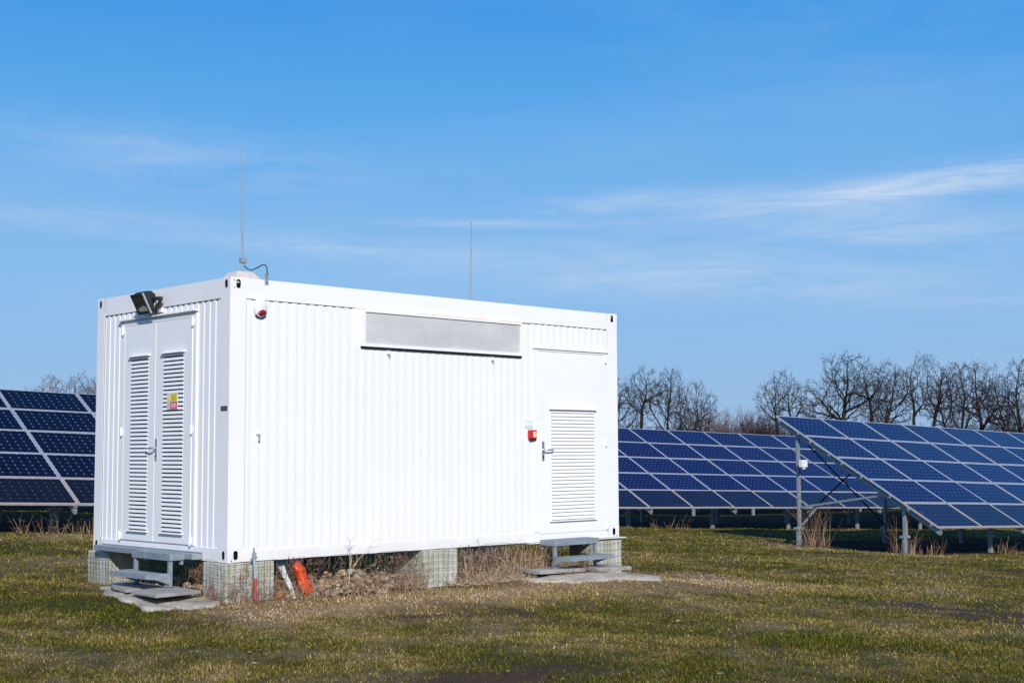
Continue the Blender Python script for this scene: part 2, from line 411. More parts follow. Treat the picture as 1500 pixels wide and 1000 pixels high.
def holed_plate(mb, org, ux, uz, nin, w, h, cx, cz, hw, hh, depth=.05, m_out=0, m_in=1, K=28):
    """plate w x h at org spanned by ux,uz with a capsule hole and dark pocket going along nin"""
    org, ux, uz, nin = map(Vector, (org, ux, uz, nin)); inner = []; outer = []
    for k in range(K):
        t = 2*math.pi*k/K; c, s_ = math.cos(t), math.sin(t)
        r = hw; off = max(0, hh - hw); inner.append((cx + r*c, cz + r*s_ + (off if s_ > 1e-6 else (-off if s_ < -1e-6 else 0))))
        k1 = min(((w-cx)/c if c > 1e-9 else (-cx/c if c < -1e-9 else 1e9)), ((h-cz)/s_ if s_ > 1e-9 else (-cz/s_ if s_ < -1e-9 else 1e9)))
        outer.append((cx + c*k1, cz + s_*k1))
    P = lambda a, d=0: org + ux*a[0] + uz*a[1] + nin*d
    vs = [P(a) for a in outer] + [P(a) for a in inner]
    mb.add(vs, [(k, (k+1) % K, K + (k+1) % K, K + k) for k in range(K)], m_out)
    corners = [(0,0),(w,0),(w,h),(0,h)]
    for c in corners:  # close plate corners
        best = sorted(range(K), key=lambda k: (outer[k][0]-c[0])**2 + (outer[k][1]-c[1])**2)[:2]
        mb.add([P(outer[best[0]]), P(outer[best[1]]), P(c)], [(0,1,2)], m_out)
    vs = [P(a, .004) for a in inner] + [P(a, depth) for a in inner]
    mb.add(vs, [(k, (k+1) % K, K + (k+1) % K, K + k) for k in range(K)], m_in)
    mb.add([P(a, depth) for a in inner], [tuple(range(K))], m_in)
for sx in (0, 1):
    for sy in (0, 1):
        for sz in (0, 1):
            mb = MB(); e = .0006
            X0 = -e if not sx else CL + e; Y0 = -e if not sy else CW + e; Z0 = 0 if not sz else CH - FH
            dx = 1 if not sx else -1; dy = 1 if not sy else -1
            W_, D_ = FX + e, FY + e
            cz = .075 if not sz else FH - .07
            holed_plate(mb, (X0, Y0, Z0), (dx,0,0), (0,0,1), (0,dy,0), W_, FH, .10, cz, .027, .048)
            holed_plate(mb, (X0, Y0, Z0), (0,dy,0), (0,0,1), (dx,0,0), D_, FH, .078, cz, .026, .046)
            xa, xb = X0 + dx*.0, X0 + dx*W_; ya, yb = Y0, Y0 + dy*D_
            for z in (Z0, Z0 + FH): mb.add([(xa,ya,z),(xb,ya,z),(xb,yb,z),(xa,yb,z)], [(0,1,2,3)])
            if sz and not sx and not sy:
                for z in (CH - .035, CH - .112): mb.tube([(.048, -.0045, z), (.048, .01, z)], .006, 8, m=1)
            if not sz: mb.tube([(X0 + dx*.05, Y0 - dy*.002, .02), (X0 + dx*.05, Y0 + dy*.006, .02)], .008, 8, m=1)
            mb.build('corner_fitting', [WHITE, HOLE], cont)
# --- louvres
def louvre(parent, face, a0, a1, z0, z1, base, hood=True, sf=.36, out=.0085):
    """face 'x' (end, outward -x) or 'y' (long, outward -y); a = along axis; base = outward depth of leaf surface"""
    mb = MB()
    def P(a, d, z): return (-(base + d), a, z) if face == 'x' else (a, -(base + d), z)
    n = round((z1 - z0) / .0458); p = (z1 - z0) / n; g = .0005
    for i in range(n):
        b = z0 + i * p; t = b + p
        jit = random.uniform(-.001, .001)
        prof = [(g, t), (out + jit, b + p*(sf+.05)), (out + jit, b + p*sf), (g, b + p*sf)]
        mb.extrude([P(a0, d, z) for d, z in prof], Vector(P(a1, 0, 0)) - Vector(P(a0, 0, 0)), 0)
        mb.add([P(a0 + .004, g, b + .001), P(a1 - .004, g, b + .001), P(a1 - .004, g, b + p*sf), P(a0 + .004, g, b + p*sf)], [(0,1,2,3)], 1)
    ov = .018
    for zz, dz, dd in ((z1 + .004, .022, .045), (z0 - .014, .016, .034)):
        prof = [(0, zz + dz), (dd, zz + dz*.25), (dd, zz), (0, zz)]
        if hood: mb.extrude([P(a0 - ov*2, d, z) for d, z in prof], Vector(P(a1 + ov, 0, 0)) - Vector(P(a0 - ov*2, 0, 0)), 0)
    return mb.build('louvre', [WHITE, SLOT], parent)
def hinge(parent, face, a, z, base):
    mb = MB()
    if face == 'x':
        mb.tube([(-base-.012, a, z-.05), (-base-.012, a, z+.05)], .011, 8); mb.box(-base-.006, -base, a-.03, a+.03, z-.035, z+.035)
        mb.tube([(-base-.012, a, z-.058), (-base-.012, a, z-.05)], .012, 8, m=1)
    else:
        mb.tube([(a, -base-.012, z-.05), (a, -base-.012, z+.05)], .011, 8); mb.box(a-.03, a+.03, -base-.006, -base, z-.035, z+.035)
        mb.tube([(a, -base-.012, z-.058), (a, -base-.012, z-.05)], .012, 8, m=1)
    return mb.build('hinge', [WHITE, GALVD], parent, bevel=.002)
def handle(parent, face, a, z, base, sgn, matp):
    """lever handle on a long rounded backplate; lever points along sgn"""
    mb = MB(); K = 10; loop = []
    def P(u, d, w): return (-(base + d), a + u, z + w) if face == 'x' else (a + u, -(base + d), z + w)
    for k in range(K+1): t = math.pi * k / K; loop.append(P(.021*math.cos(t), 0, .105 + .021*math.sin(t)))
    for k in range(K+1): t = math.pi + math.pi * k / K; loop.append(P(.021*math.cos(t), 0, -.105 + .021*math.sin(t)))
    mb.extrude(loop, Vector(P(0, .010, 0)) - Vector(P(0, 0, 0)))
    mb.tube([P(0, .008, .015), P(0, .05, .015), P(sgn*.02, .062, .015), P(sgn*.135, .058, .013), P(sgn*.15, .045, .013)], [.012,.011,.0105,.010,.009], 8)
    mb.tube([P(0, .009, -.075), P(0, .016, -.075)], .011, 10, m=1)
    return mb.build('handle', [matp, HOLE], parent, smooth=False, bevel=.0015)
# end doors (face x=0)
MB().box(-.010, .03, 2.245, 2.33, .15, 2.655).box(-.010, .03, .648, .718, .15, 2.655).box(-.0104, .03, .7182, 2.2448, 2.612, 2.655).build('door_frame', WHITE, cont, bevel=.004)
MB().extrude([(.0, .63, 2.70), (-.045, .63, 2.684), (-.045, .63, 2.672), (.0, .63, 2.672)], (0, 1.722, 0)).build('drip_rail', WHITE, cont)
for (a0, a1, l0, l1, hy) in ((1.5095, 2.243, 1.660, 2.058, 2.262), (.7205, 1.5035, .895, 1.328, .712)):
    leaf = MB().box(-.014, .03, a0, a1, .156, 2.608).build('door', WHITE, cont, bevel=.004)
    louvre(leaf, 'x', l0, l1, .272, 2.235, .014)
    for z in (2.56, 1.39, .20): hinge(leaf, 'x', hy, z, .012)
    if a0 < 1: handle(leaf, 'x', 1.462, 1.18, .014, 1, CHROME)
    MB().box(-.0165, -.0138, a1-.028 if a0 > 1 else a0+.004, a1-.024 if a0 > 1 else a0+.008, .2, 2.55).build('door_seam', WHITE, leaf)
# long-side door
MB().box(4.465, 4.545, -.010, .028, .122, 2.44).box(5.815, 5.858, -.010, .028, .122, 2.44).box(4.5452, 5.8148, -.0104, .028, 2.418, 2.44).build('door_frame', WHITE, cont, bevel=.004)
MB().extrude([(4.455, 0, 2.468), (4.455, -.030, 2.458), (4.455, -.030, 2.446), (4.455, 0, 2.446)], (1.405, 0, 0)).build('drip_rail', WHITE, cont)
sd = MB().box(4.550, 5.810, -.006, .03, .100, 2.413).build('door', WHITE, cont, bevel=.004)
louvre(sd, 'y', 4.770, 5.585, .262, 1.672, .006, True, .20, .010)
for z in (2.36, 1.254, .16): hinge(sd, 'y', 5.812, z, .006)
handle(sd, 'y', 4.622, 1.145, .006, 1, CHROME)
MB().box(4.33, 6.145, -.055, .04, -.012, -.001).build('door_sill', WHITE, cont, bevel=.002)
MB().box(-.125, -.003, .476, 2.675, .018, .078).box(-.020, -.003, .476, 2.675, .0785, .09).build('door_sill', GALV, cont, bevel=.003)
# long vent
v0, v1, vz0, vz1 = 1.712, 4.25, 2.335, 2.757
vf = MB(); t = .058; dp = .030
vf.box(v0, v0+t, -dp, .028, vz0, vz1).box(v1-.026, v1, -dp, .028, vz0, vz1).box(v0+t, v1-.026, -dp, .028, vz1-.030, vz1).box(v0+t, v1-.026, -dp, .028, vz0, vz0+.034)
vent = vf.build('vent_panel', WHITE, cont, bevel=.003)
mp = MB(); nx, nz = 40, 8
for j in range(nz+1):
    for i in range(nx+1):
        x = v0+t + (v1-.026-v0-t) * i / nx; z = vz0+.034 + (vz1-.030-vz0-.034) * j / nz
        e = math.sin(math.pi*i/nx) * math.sin(math.pi*j/nz)
        mp.v.append((x, -.012 - .010 * e * (noise.noise((x*1.2, z*2, 3)) + .2), z))
for j in range(nz):
    for i in range(nx): a = j*(nx+1)+i; mp.f.append((a, a+1, a+nx+2, a+nx+1)); mp.m.append(0)
mp.build('mesh_screen', MESHP, vent, smooth=True)
MB().box(v0+.01, v1, -.016, .0075, vz0-.020, vz0-.0005).build('drip_gap_shade', HOLE, vent)  # black strip painted in for the shade below the vent frame
for x in (2.119, 3.753):
    MB().box(x-.018, x+.018, -.022, .009, 2.262, 2.30).tube([(x, -.012, 2.262), (x, -.018, 2.235), (x+.02, -.018, 2.232)], .005, 6, m=1).build('latch', [WHITE, GALVD], vent)
RUST = mat('rust_stain', (.5,.3,.12), .8); n_ = N(RUST)
n_.l(n_.ramp(n_.noise(3.5, 4, stretch=(1,1,1)), [(.42, (.76,.74,.70)), (.55, (.55,.33,.12)), (.75, (.42,.16,.05))]), n_.bsdf.inputs['Base Color'])
MB().box(1.74, 4.42, -.006, .008, 2.7585, 2.766).build('sealant_strip', RUST, vent)
# small wall hook
MB().box(.335, .385, -.012, .009, 1.33, 1.36).tube([(.36, -.006, 1.335), (.36, -.03, 1.31), (.36, -.03, 1.27), (.36, -.012, 1.262)], .008, 6, m=1).build('door_stay', [WHITE, GALV], cont)

# ------------------------------------------------------------------ fittings on the container
fl = thing('floodlight', (-.05, 1.5, 2.70), 'dark grey floodlight tilted down above the louvred double doors', 'floodlight')
prof = [(-.196, 2.914), (-.150, 2.952), (-.095, 2.955), (-.050, 2.925), (-.030, 2.87), (-.040, 2.80), (-.078, 2.735), (-.094, 2.722)]
MB().extrude([(x, 1.475, z) for x, z in prof], (0, .26, 0)).build('housing', DARK, fl, bevel=.008)
a, b = Vector((-.200, 0, 2.916)), Vector((-.096, 0, 2.716)); nrm = Vector((-(a-b).z, 0, (a-b).x)).normalized()
def fpt(t, y, d=0): p = b + (a - b) * t + nrm * d; return (p.x, y, p.z)
FRM = noisy('floodlight_rim_lit', [(.3, (.45,.46,.48)), (.7, (.6,.61,.63))], 9, .4, metal=.4)  # pale tone paints the sunlit side bar; the rim itself is dark metal
rim = MB()
for mi, (t0, t1, y0, y1) in enumerate(((-.04, 1.04, 1.463, 1.485), (-.04, 1.04, 1.725, 1.747), (-.04, .06, 1.485, 1.725), (.94, 1.04, 1.485, 1.725))):
    rim.add([fpt(t0,y0), fpt(t0,y1), fpt(t1,y1), fpt(t1,y0), fpt(t0,y0,.016), fpt(t0,y1,.016), fpt(t1,y1,.016), fpt(t1,y0,.016)], [(0,1,2,3),(4,5,6,7),(0,1,5,4),(1,2,6,5),(2,3,7,6),(3,0,4,7)], 0 if mi == 0 else 1)
rim.build('rim', [FRM, DARK], fl)
GLASSD = mat('lamp_glass', (.02,.03,.03), .06, 0, .6)
LENS = mat('reflector', (.62,.66,.60), .25, .5)
gl = MB().add([fpt(.06,1.485,.006), fpt(.06,1.725,.006), fpt(.94,1.725,.006), fpt(.94,1.485,.006)], [(0,1,2,3)]).build('lens', GLASSD, fl)
MB().add([fpt(.10,1.53,.009), fpt(.10,1.69,.009), fpt(.24,1.715,.009), fpt(.36,1.63,.009), fpt(.40,1.56,.009), fpt(.26,1.50,.009)], [(0,1,2,3,4,5)]).build('reflector', LENS, gl)
MB().beam((-.075, 1.475, 2.865), (-.075, 1.30, 2.86), .05, .036).beam((-.075, 1.305, 2.846), (-.06, 1.435, 2.735), .03, .03).beam((-.06, 1.44, 2.80), (-.05, 1.455, 2.70), .03, .03).build('bracket', DARK, fl, bevel=.004)
MB().tube([(-.058, 1.462, 2.84), (-.058, 1.46, 2.765), (-.040, 1.43, 2.745), (-.008, 1.425, 2.742)], .012, 8).box(-.02, .006, 1.385, 1.455, 2.715, 2.768).build('wall_mount', WHITE2, fl, bevel=.003)

si = thing('alarm_siren', (.365, 0, 2.57), 'white oval alarm siren with a red lens high on the long wall beside the corner', 'alarm siren')
mb = MB(); K = 28; rings = []
def egg(t, sx, sz, cz): c, s_ = math.cos(t), math.sin(t); return (.365 + sx * c * (1 if s_ > 0 else .96), cz + sz * s_ * (1.0 if s_ > 0 else 1.0))
for d, k in ((.008, 1.0), (-.018, 1.0), (-.034, .94), (-.042, .75), (-.046, .0)):
    o = len(mb.v)
    for q in range(K):
        x, z = egg(2*math.pi*q/K, .082*k if k else .002, .104*k if k else .002, 2.677); mb.v.append((x, d, z))
    rings.append(o)
for r0, r1 in zip(rings, rings[1:]):
    for q in range(K): mb.f.append((r0+q, r0+(q+1) % K, r1+(q+1) % K, r1+q)); mb.m.append(0)
mb.build('cover', WHITE2, si, smooth=True)
REDL = mat('red_lens', (.22,.006,.016), .15, 0, .6)
mb = MB(); rings = []
for d, k in ((-.030, 1), (-.048, .85), (-.055, .45), (-.056, .02)):
    rings.append(len(mb.v))
    for q in range(18):
        t = 2*math.pi*q/18; mb.v.append((.372 + .058*k*math.cos(t), d, 2.618 + .036*k*math.sin(t) + (.008 if math.cos(t) > 0 else 0)))
for r0, r1 in zip(rings, rings[1:]):
    for q in range(18): mb.f.append((r0+q, r0+(q+1) % 18, r1+(q+1) % 18, r1+q)); mb.m.append(0)
mb.build('lens', REDL, si, smooth=True)
MB().extrude([(.365 + .060*math.cos(t), .006, 2.595 + .026*math.sin(t)) for t in [math.pi + math.pi*k/10 for k in range(11)]], (0, -.024, 0)).build('base_rim', DARK, si)

RED = noisy('red_enamel', [(.3, (.50,.02,.03)), (.7, (.60,.035,.045))], 8, .35)
cp = thing('call_point', (4.44, 0, 1.28), 'small red fire alarm call point beside the white single door', 'fire alarm')
MB().box(4.362, 4.500, -.034, .009, 1.298, 1.412).build('body', RED, cp, bevel=.012)
MB().extrude([(4.375, .006, 1.2965), (4.375, -.031, 1.2965), (4.385, -.026, 1.276), (4.385, .006, 1.276)], (.105, 0, 0)).build('base', mat('dark_red', (.10,.012,.015), .5), cp)
PALE = mat('pale_yellow', (.72,.66,.42), .6)
pl = MB().box(4.425, 4.485, -.0365, -.0342, 1.320, 1.390).build('plate', PALE, cp)
MB().add([(4.448,-.0372,1.362),(4.462,-.0372,1.374),(4.456,-.0372,1.350)], [(0,1,2)]).add([(4.462,-.0372,1.374),(4.474,-.0372,1.382),(4.474,-.0372,1.368)], [(0,1,2)]).build('mark', BLACK, pl)

STK = mat('pale_green_print', (.60,.76,.68), .6); STK2 = mat('mid_green_print', (.36,.62,.55), .6); STKW = mat('white_print', (.76,.79,.79), .6)
st = thing('wall_sticker', (4.395, 0, 1.43), 'pale green notice sticker on the wall just above the red call point', 'sticker')
MB().box(4.312, 4.482, -.0005, .006, 1.432, 1.543).build('backing', STKW, st)
sm = MB()
sm.box(4.372, 4.446, -.0012, -.0006, 1.492, 1.532, 0)
for x in (4.318, 4.458): sm.box(x, x+.016, -.0012, -.0006, 1.520, 1.537, 1)
for x, h in ((4.322, .03), (4.345, .022), (4.372, .034), (4.396, .026), (4.42, .03), (4.446, .022)): sm.box(x, x+.014, -.0012, -.0006, 1.44, 1.44 + h, 1)
sm.build('print', [STK, STK2], st)

# warning signs on the right louvre
YEL = mat('sign_yellow', (.80,.68,.02), .5); REDS = mat('sign_red', (.66,.05,.09), .5); PINK = mat('sign_pink', (.74,.20,.27), .5); SW = mat('sign_white', (.76,.74,.74), .5); INK = mat('sign_ink', (.30,.24,.02), .6)
ws = thing('warning_sign', (-.03, 1.11, 1.705), 'small yellow warning sign with a triangle, upper of two on the louvre', 'sign')
xf = -.0295
MB().box(xf, xf+.004, .992, 1.222, 1.706, 1.79).build('plate', SW, ws)
pr = MB(); pr.box(xf-.0008, xf-.0002, 1.000, 1.148, 1.709, 1.787, 0)
pr.build('field', YEL, ws); pr = MB()
pr.add([(xf-.0008, 1.160, 1.712), (xf-.0008, 1.214, 1.712), (xf-.0008, 1.187, 1.772)], [(0,1,2)], 0)
pr.add([(xf-.0012, 1.190, 1.754), (xf-.0012, 1.182, 1.735), (xf-.0012, 1.188, 1.735), (xf-.0012, 1.184, 1.719), (xf-.0012, 1.194, 1.740), (xf-.0012, 1.187, 1.740)], [(0,1,2,3,4,5)], 1)
pr.build('symbol', [YEL, INK], ws); pr = MB()
for z, y0, y1 in ((1.772, 1.035, 1.115), (1.754, 1.02, 1.085), (1.754, 1.095, 1.128), (1.737, 1.03, 1.125), (1.721, 1.025, 1.12)): pr.box(xf-.0014, xf-.0009, y0, y1, z-.0035, z+.0035, 1)
pr.build('lettering', [YEL, INK], ws)
ps = thing('prohibition_sign', (-.03, 1.11, 1.62), 'small red and white prohibition sign, lower of two on the louvre', 'sign')
MB().box(xf, xf+.004, .992, 1.222, 1.618, 1.7035).build('plate', SW, ps)
pr = MB(); pr.box(xf-.0008, xf-.0002, 1.000, 1.148, 1.622, 1.700, 0)
pr.box(xf-.0013, xf-.0009, 1.014, 1.134, 1.634, 1.688, 1)
pr.build('field', [REDS, PINK], ps); pr = MB()
for z, y0, y1 in ((1.676, 1.02, 1.128), (1.661, 1.028, 1.12), (1.646, 1.02, 1.125)): pr.box(xf-.0018, xf-.0014, y0, y1, z-.003, z+.003, 2)
pr.build('lettering', [REDS, PINK, SW], ps); pr = MB()
K = 20
for ro, ri in ((.031, .024),):
    o_ = [(xf-.0008, 1.186 + ro*.82*math.cos(2*math.pi*k/K), 1.661 + ro*math.sin(2*math.pi*k/K)) for k in range(K)]
    i_ = [(xf-.0008, 1.186 + ri*.82*math.cos(2*math.pi*k/K), 1.661 + ri*math.sin(2*math.pi*k/K)) for k in range(K)]
    pr.add(o_ + i_, [(k, (k+1) % K, K+(k+1) % K, K+k) for k in range(K)], 0)
pr.add([(xf-.0011, 1.168, 1.681), (xf-.0011, 1.172, 1.685), (xf-.0011, 1.205, 1.643), (xf-.0011, 1.201, 1.639)], [(0,1,2,3)], 0)
pr.build('symbol', [REDS, PINK, SW], ps)
npl = thing('name_plate', (-.005, .09, 1.58), 'small dark grey rectangular plate on the corner post right of the louvred doors', 'plate')
PLT = noisy('plate_grey', [(.3, (.04,.04,.05)), (.7, (.07,.07,.08))], 40, .4)
MB().box(-.006, 0, .030, .152, 1.578, 1.628).build('plate', PLT, npl, bevel=.001)
MB().box(-.0072, -.0062, .075, .11, 1.59, 1.616).build('print', mat('plate_print', (.10,.10,.11), .4), npl)

# lightning rods on the roof
r1 = thing('lightning_rod', (.30, .27, 2.97), 'tall thin lightning rod on a pale concrete block at the front roof corner', 'lightning rod', None)
mb = MB(); lo = [(.13,.10),(.47,.10),(.47,.44),(.13,.44)]; hi = [(.205,.17),(.385,.17),(.385,.38),(.205,.38)]
mb.add([(x,y,2.970) for x,y in lo] + [(x,y,2.992) for x,y in lo] + [(x,y,3.082) for x,y in hi], [(0,1,2,3),(0,1,5,4),(1,2,6,5),(2,3,7,6),(3,0,4,7),(4,5,9,8),(5,6,10,9),(6,7,11,10),(7,4,8,11),(8,9,10,11)])
mb.build('base_block', ROOFBLOCK, r1, bevel=.012)
MB().tube([(.335, .27, 3.08), (.312, .27, 3.45), (.300, .27, 4.0), (.285, .27, 4.475)], [.011, .009, .008, .007], 8).build('rod', GALV, r1)
MB().box(.290, .358, .245, .295, 3.182, 3.238).tube([(.312,.24,3.21),(.312,.30,3.21)], .012, 6).build('clamp', GALVD, r1, bevel=.003)
cb = [(.335,.26,3.155),(.345,.22,3.118),(.365,.17,3.10),(.405,.10,3.125),(.425,.06,3.15),(.447,.025,3.150),(.452,.004,3.12),(.452,-.010,3.04)]
MB().tube(cb, .0065, 6).build('ground_wire', DARK, r1)
sc_ = MB().box(.425, .468, -.0075, .002, 2.935, 3.05); sc_.tube([(.446,-.012,3.02),(.446,.004,3.02)], .012, 8); sc_.tube([(.446,-.012,2.965),(.446,.004,2.965)], .012, 8)
sc_.build('wire_clamp', GALVD, r1)
r2 = thing('lightning_rod', (5.74, 2.6, 2.97), 'thin bare lightning rod rising behind the roof edge above the mesh vent', 'lightning rod', None)
MB().add([(x,y,2.970) for x,y in ((5.55,2.45),(5.92,2.45),(5.92,2.78),(5.55,2.78))] + [(x,y,3.05) for x,y in ((5.63,2.53),(5.84,2.53),(5.84,2.70),(5.63,2.70))], [(0,1,2,3),(4,5,6,7),(0,1,5,4),(1,2,6,5),(2,3,7,6),(3,0,4,7)]).build('base_block', ROOFBLOCK, r2, bevel=.01)
MB().tube([(5.728, 2.6, 3.04), (5.745, 2.6, 3.8), (5.768, 2.6, 4.545)], [.010, .009, .008], 8).build('rod', GALVD, r2)

# ------------------------------------------------------------------ piers, slabs, steps
def pier(x0, x1, y0, y1, label, chamfer=False):
    zb = min(gzf(x, y) for x in (x0, x1) for y in (y0, y1)) - .12; zt = -.004
    t = tag(MB().box(x0, x1, y0, y1, zb, zt).build('concrete_pier', PIER, bevel=.012), label, 'concrete pier', 'concrete piers carrying the container')
    return t
pier(-.035, .56, -.030, .42, 'pale concrete pier under the front corner of the container, greened on one side')
pier(2.625, 3.165, -.020, .55, 'pale concrete pier under the middle of the long white wall')
pier(5.56, 6.10, -.010, .45, 'concrete pier under the right end of the long wall behind the small steel steps')
pier(-.030, .50, 2.47, 3.005, 'weathered concrete pier under the far left corner beside the double doors')
pier(2.60, 3.15, 2.40, 2.95, 'shaded concrete pier beneath the middle of the container, at its back')
pier(5.55, 6.08, 2.45, 2.95, 'shaded concrete pier beneath the far back corner of the container')

def slab(pts, zt, th, label, tilt=(0, 0)):
    cx = sum(p[0] for p in pts)/len(pts); cy = sum(p[1] for p in pts)/len(pts)
    up = [(x, y, zt + tilt[0]*(x-cx) + tilt[1]*(y-cy)) for x, y in pts]
    mb = MB().extrude([(x, y, z - th) for x, y, z in up], (0, 0, th))
    return tag(mb.build('concrete_slab', SLABM, bevel=.008), label, 'concrete slab', 'loose paving slabs under the steps')
slab([(-.745,.12),(-.18,.20),(-.15,.84),(-.70,.72)], -.275, .036, 'grey concrete slab under the right foot of the double door steps')
slab([(-.65,.92),(-.14,.98),(-.10,1.88),(-.36,1.82),(-.57,1.35)], -.286, .034, 'chipped grey concrete slab under the left foot of the double door steps')
slab([(4.07,-.50),(4.90,-.47),(4.93,.0),(4.10,-.03)], -.308, .045, 'worn concrete slab under the left foot of the single door steps', (-.02, 0))
slab([(4.97,-.60),(5.58,-.64),(5.60,-.10),(4.99,-.06)], -.320, .048, 'worn concrete slab under the right foot of the single door steps', (-.02, 0))

def apron(pts, label_name, lift=.012, dens=30, inner=.93):
    """thin irregular concrete/gravel pad following the ground; ragged rim"""
    cx = sum(p[0] for p in pts)/len(pts); cy = sum(p[1] for p in pts)/len(pts); mb = MB(); ring = []
    n = len(pts)
    for i in range(n):
        a, b = pts[i], pts[(i+1) % n]
        for k in range(16):
            t = k / 16; x = a[0] + (b[0]-a[0])*t; y = a[1] + (b[1]-a[1])*t
            s_ = .97 + .16 * noise.noise((x*3.5, y*3.5, 1)) + .10 * noise.noise((x*13, y*13, 4)); ring.append((cx + (x-cx)*s_, cy + (y-cy)*s_))
    M = len(ring); L = 22
    for j in range(L + 1):
        f = j / L
        for (x, y) in ring:
            X = cx + (x-cx)*f; Y = cy + (y-cy)*f
            z = gzf(X, Y) + lift * (1 if j < L else -2.5) + .018 * noise.noise((X*5, Y*5, 2)) + .009 * noise.noise((X*23, Y*23, 5)) + .012
            mb.v.append((X, Y, z))
    for j in range(L):
        for i in range(M): mb.f.append((j*M+i, j*M+(i+1) % M, (j+1)*M+(i+1) % M, (j+1)*M+i)); mb.m.append(0)
    return tag(mb.build(label_name, APRON, smooth=True), kind='structure')
apron([(-.88,-.02),(-.52,-.26),(-.10,-.04),(-.02,.9),(-.02,2.2),(-.30,2.15),(-.76,1.2)], 'concrete_pad')
apron([(3.86,-.55),(4.15,-1.02),(4.7,-1.2),(5.35,-1.42),(5.72,-.95),(5.75,-.08),(3.95,-.05)], 'concrete_pad')

def grate(mb, x0, x1, y0, y1, z, axis_, m=0):
    """open step grating with solid rim"""
    rim_ = .035
    mb.box(x0, x1, y0, y0+.004, z-rim_, z); mb.box(x0, x1, y1-.004, y1, z-rim_, z)
    mb.box(x0, x0+.004, y0+.004, y1-.004, z-rim_, z); mb.box(x1-.004, x1, y0+.004, y1-.004, z-rim_, z)
    n = int((x1-x0)/.03)
    for i in range(1, n): x = x0 + (x1-x0)*i/n; mb.box(x-.0015, x+.0015, y0+.0045, y1-.0045, z-.024, z-.001)
    n = int((y1-y0)/.03)
    for i in range(1, n): y = y0 + (y1-y0)*i/n; mb.box(x0+.0045, x1-.0045, y-.0025, y+.0025, z-.020, z-.0016)
def steps(face, a0, a1, ztop, zleg0, zleg1, depth, label):
    """galvanised two-tread step unit; face 'x' stands out along -x, 'y' along -y"""
    def B(mb, d0, d1, u0, u1, z0, z1):
        if face == 'x': mb.box(-d0, -d1, u0, u1, z0, z1)
        else: mb.box(u0, u1, -d0, -d1, z0, z1)
    def P(d, u, z): return (-d, u, z) if face == 'x' else (u, -d, z)
    am = (a0 + a1) / 2
    root = thing('steel_steps', P(depth/2, am, min(zleg0, zleg1)), label, 'steps', 'galvanised steel steps at the container doors')
    s0 = .128 if face == 'x' else .058
    top = MB()
    if face == 'x': grate(top, -depth, -s0, a0, a1, ztop, 'y')
    else: grate(top, a0, a1, -depth, -s0, ztop, 'x')
    B(top, depth+.006, depth+.001, a0, a1, ztop-.068, ztop+.002); B(top, s0, depth+.0005, a0-.005, a0-.0005, ztop-.066, ztop+.001); B(top, s0, depth+.0005, a1+.0005, a1+.005, ztop-.066, ztop+.001)
    top.build('platform', GALV, root)
    zt2 = ztop - .20; d2 = depth + .27
    tr = MB()
    if face == 'x': grate(tr, -d2, -depth-.03, a0+.02, a1-.02, zt2, 'y')
    else: grate(tr, a0+.02, a1-.02, -d2, -depth-.03, zt2, 'x')
    B(tr, d2+.005, d2+.0005, a0+.02, a1-.02, zt2-.046, zt2+.002)
    for u in (a0 + .004, a1 - .014): tr.extrude([P(depth-.01, u, zt2+.004), P(d2, u, zt2+.004), P(d2, u, zt2-.045), P(d2-.10, u, zt2-.055), P(depth-.01, u, zt2-.115)], Vector(P(0, .010, 0)))
    tr.build('tread', GALV, root)
    for u, zl in ((a0 + .016, zleg0), (a1 - .058, zleg1)):
        lg = MB(); B(lg, depth-.045, depth-.005, u, u+.042, zl, ztop-.068); B(lg, depth-.075, depth+.02, u-.012, u+.055, zl-.006, zl+.001); lg.build('leg', GALV, root, bevel=.003)
        lg = MB(); B(lg, s0+.002, s0+.03, u, u+.04, ztop-.115, ztop-.0685); lg.build('wall_cleat', GALV, root)
steps('x', .635, 1.435, .076, -.262, -.272, .30, 'galvanised steel steps below the louvred double doors')
steps('y', 4.515, 5.325, .034, -.302, -.312, .30, 'galvanised steel steps below the white single door')

# ------------------------------------------------------------------ wire mesh, debris, weeds
WIRE = mat('rusty_wire', (.055,.055,.05), .6, .4)
def wire_mesh():
    path = []
    def lin(a, b, st): 
        n = max(1, int((Vector(b)-Vector(a)).length / st)); return [Vector(a) + (Vector(b)-Vector(a)) * i / n for i in range(n)]
    path += lin((.45, 3.075), (-.09, 3.06), .07) + lin((-.09, 3.06), (-.062, 2.42), .07) + lin((-.062, 2.42), (-.05, .45), .07) + lin((-.05, .45), (-.085, -.02), .07) + lin((-.085, -.02), (-.03, -.085), .05)
    path += lin((-.03, -.085), (.62, -.075), .07) + lin((.62, -.075), (2.6, -.060), .07) + lin((2.6, -.06), (3.2, -.075), .07) + lin((3.2, -.075), (4.3, -.045), .07) + lin((4.3, -.045), (6.14, -.04), .07) + [Vector((6.14, -.04)), Vector((6.15, .4))]
    mb = MB(); rows = 7
    def pt(i, f):
        p = path[i]; g = gzf(p.x, p.y); j = noise.noise((i*.35, f*3, 1)) * .022; j2 = noise.noise((i*.35, f*3, 7)) * .022
        top = .02 + .045 * noise.noise((i*.12, 0, 3)) - (.035 if p.y > .3 else 0)
        return (p.x + j * .6, p.y + j2 * .5, g - .01 + (top - g) * f + j * .4)
    for i in range(len(path)):
        mb.tube([pt(i, k/3) for k in range(4)], .0019, 3, False)
    for r in range(rows):
        mb.tube([pt(i, r/(rows-1)) for i in range(len(path))], .0019, 3, False)
    tag(mb.build('wire_mesh', WIRE), 'rusty wire mesh wrapped round the piers under the container', 'wire mesh')
wire_mesh()

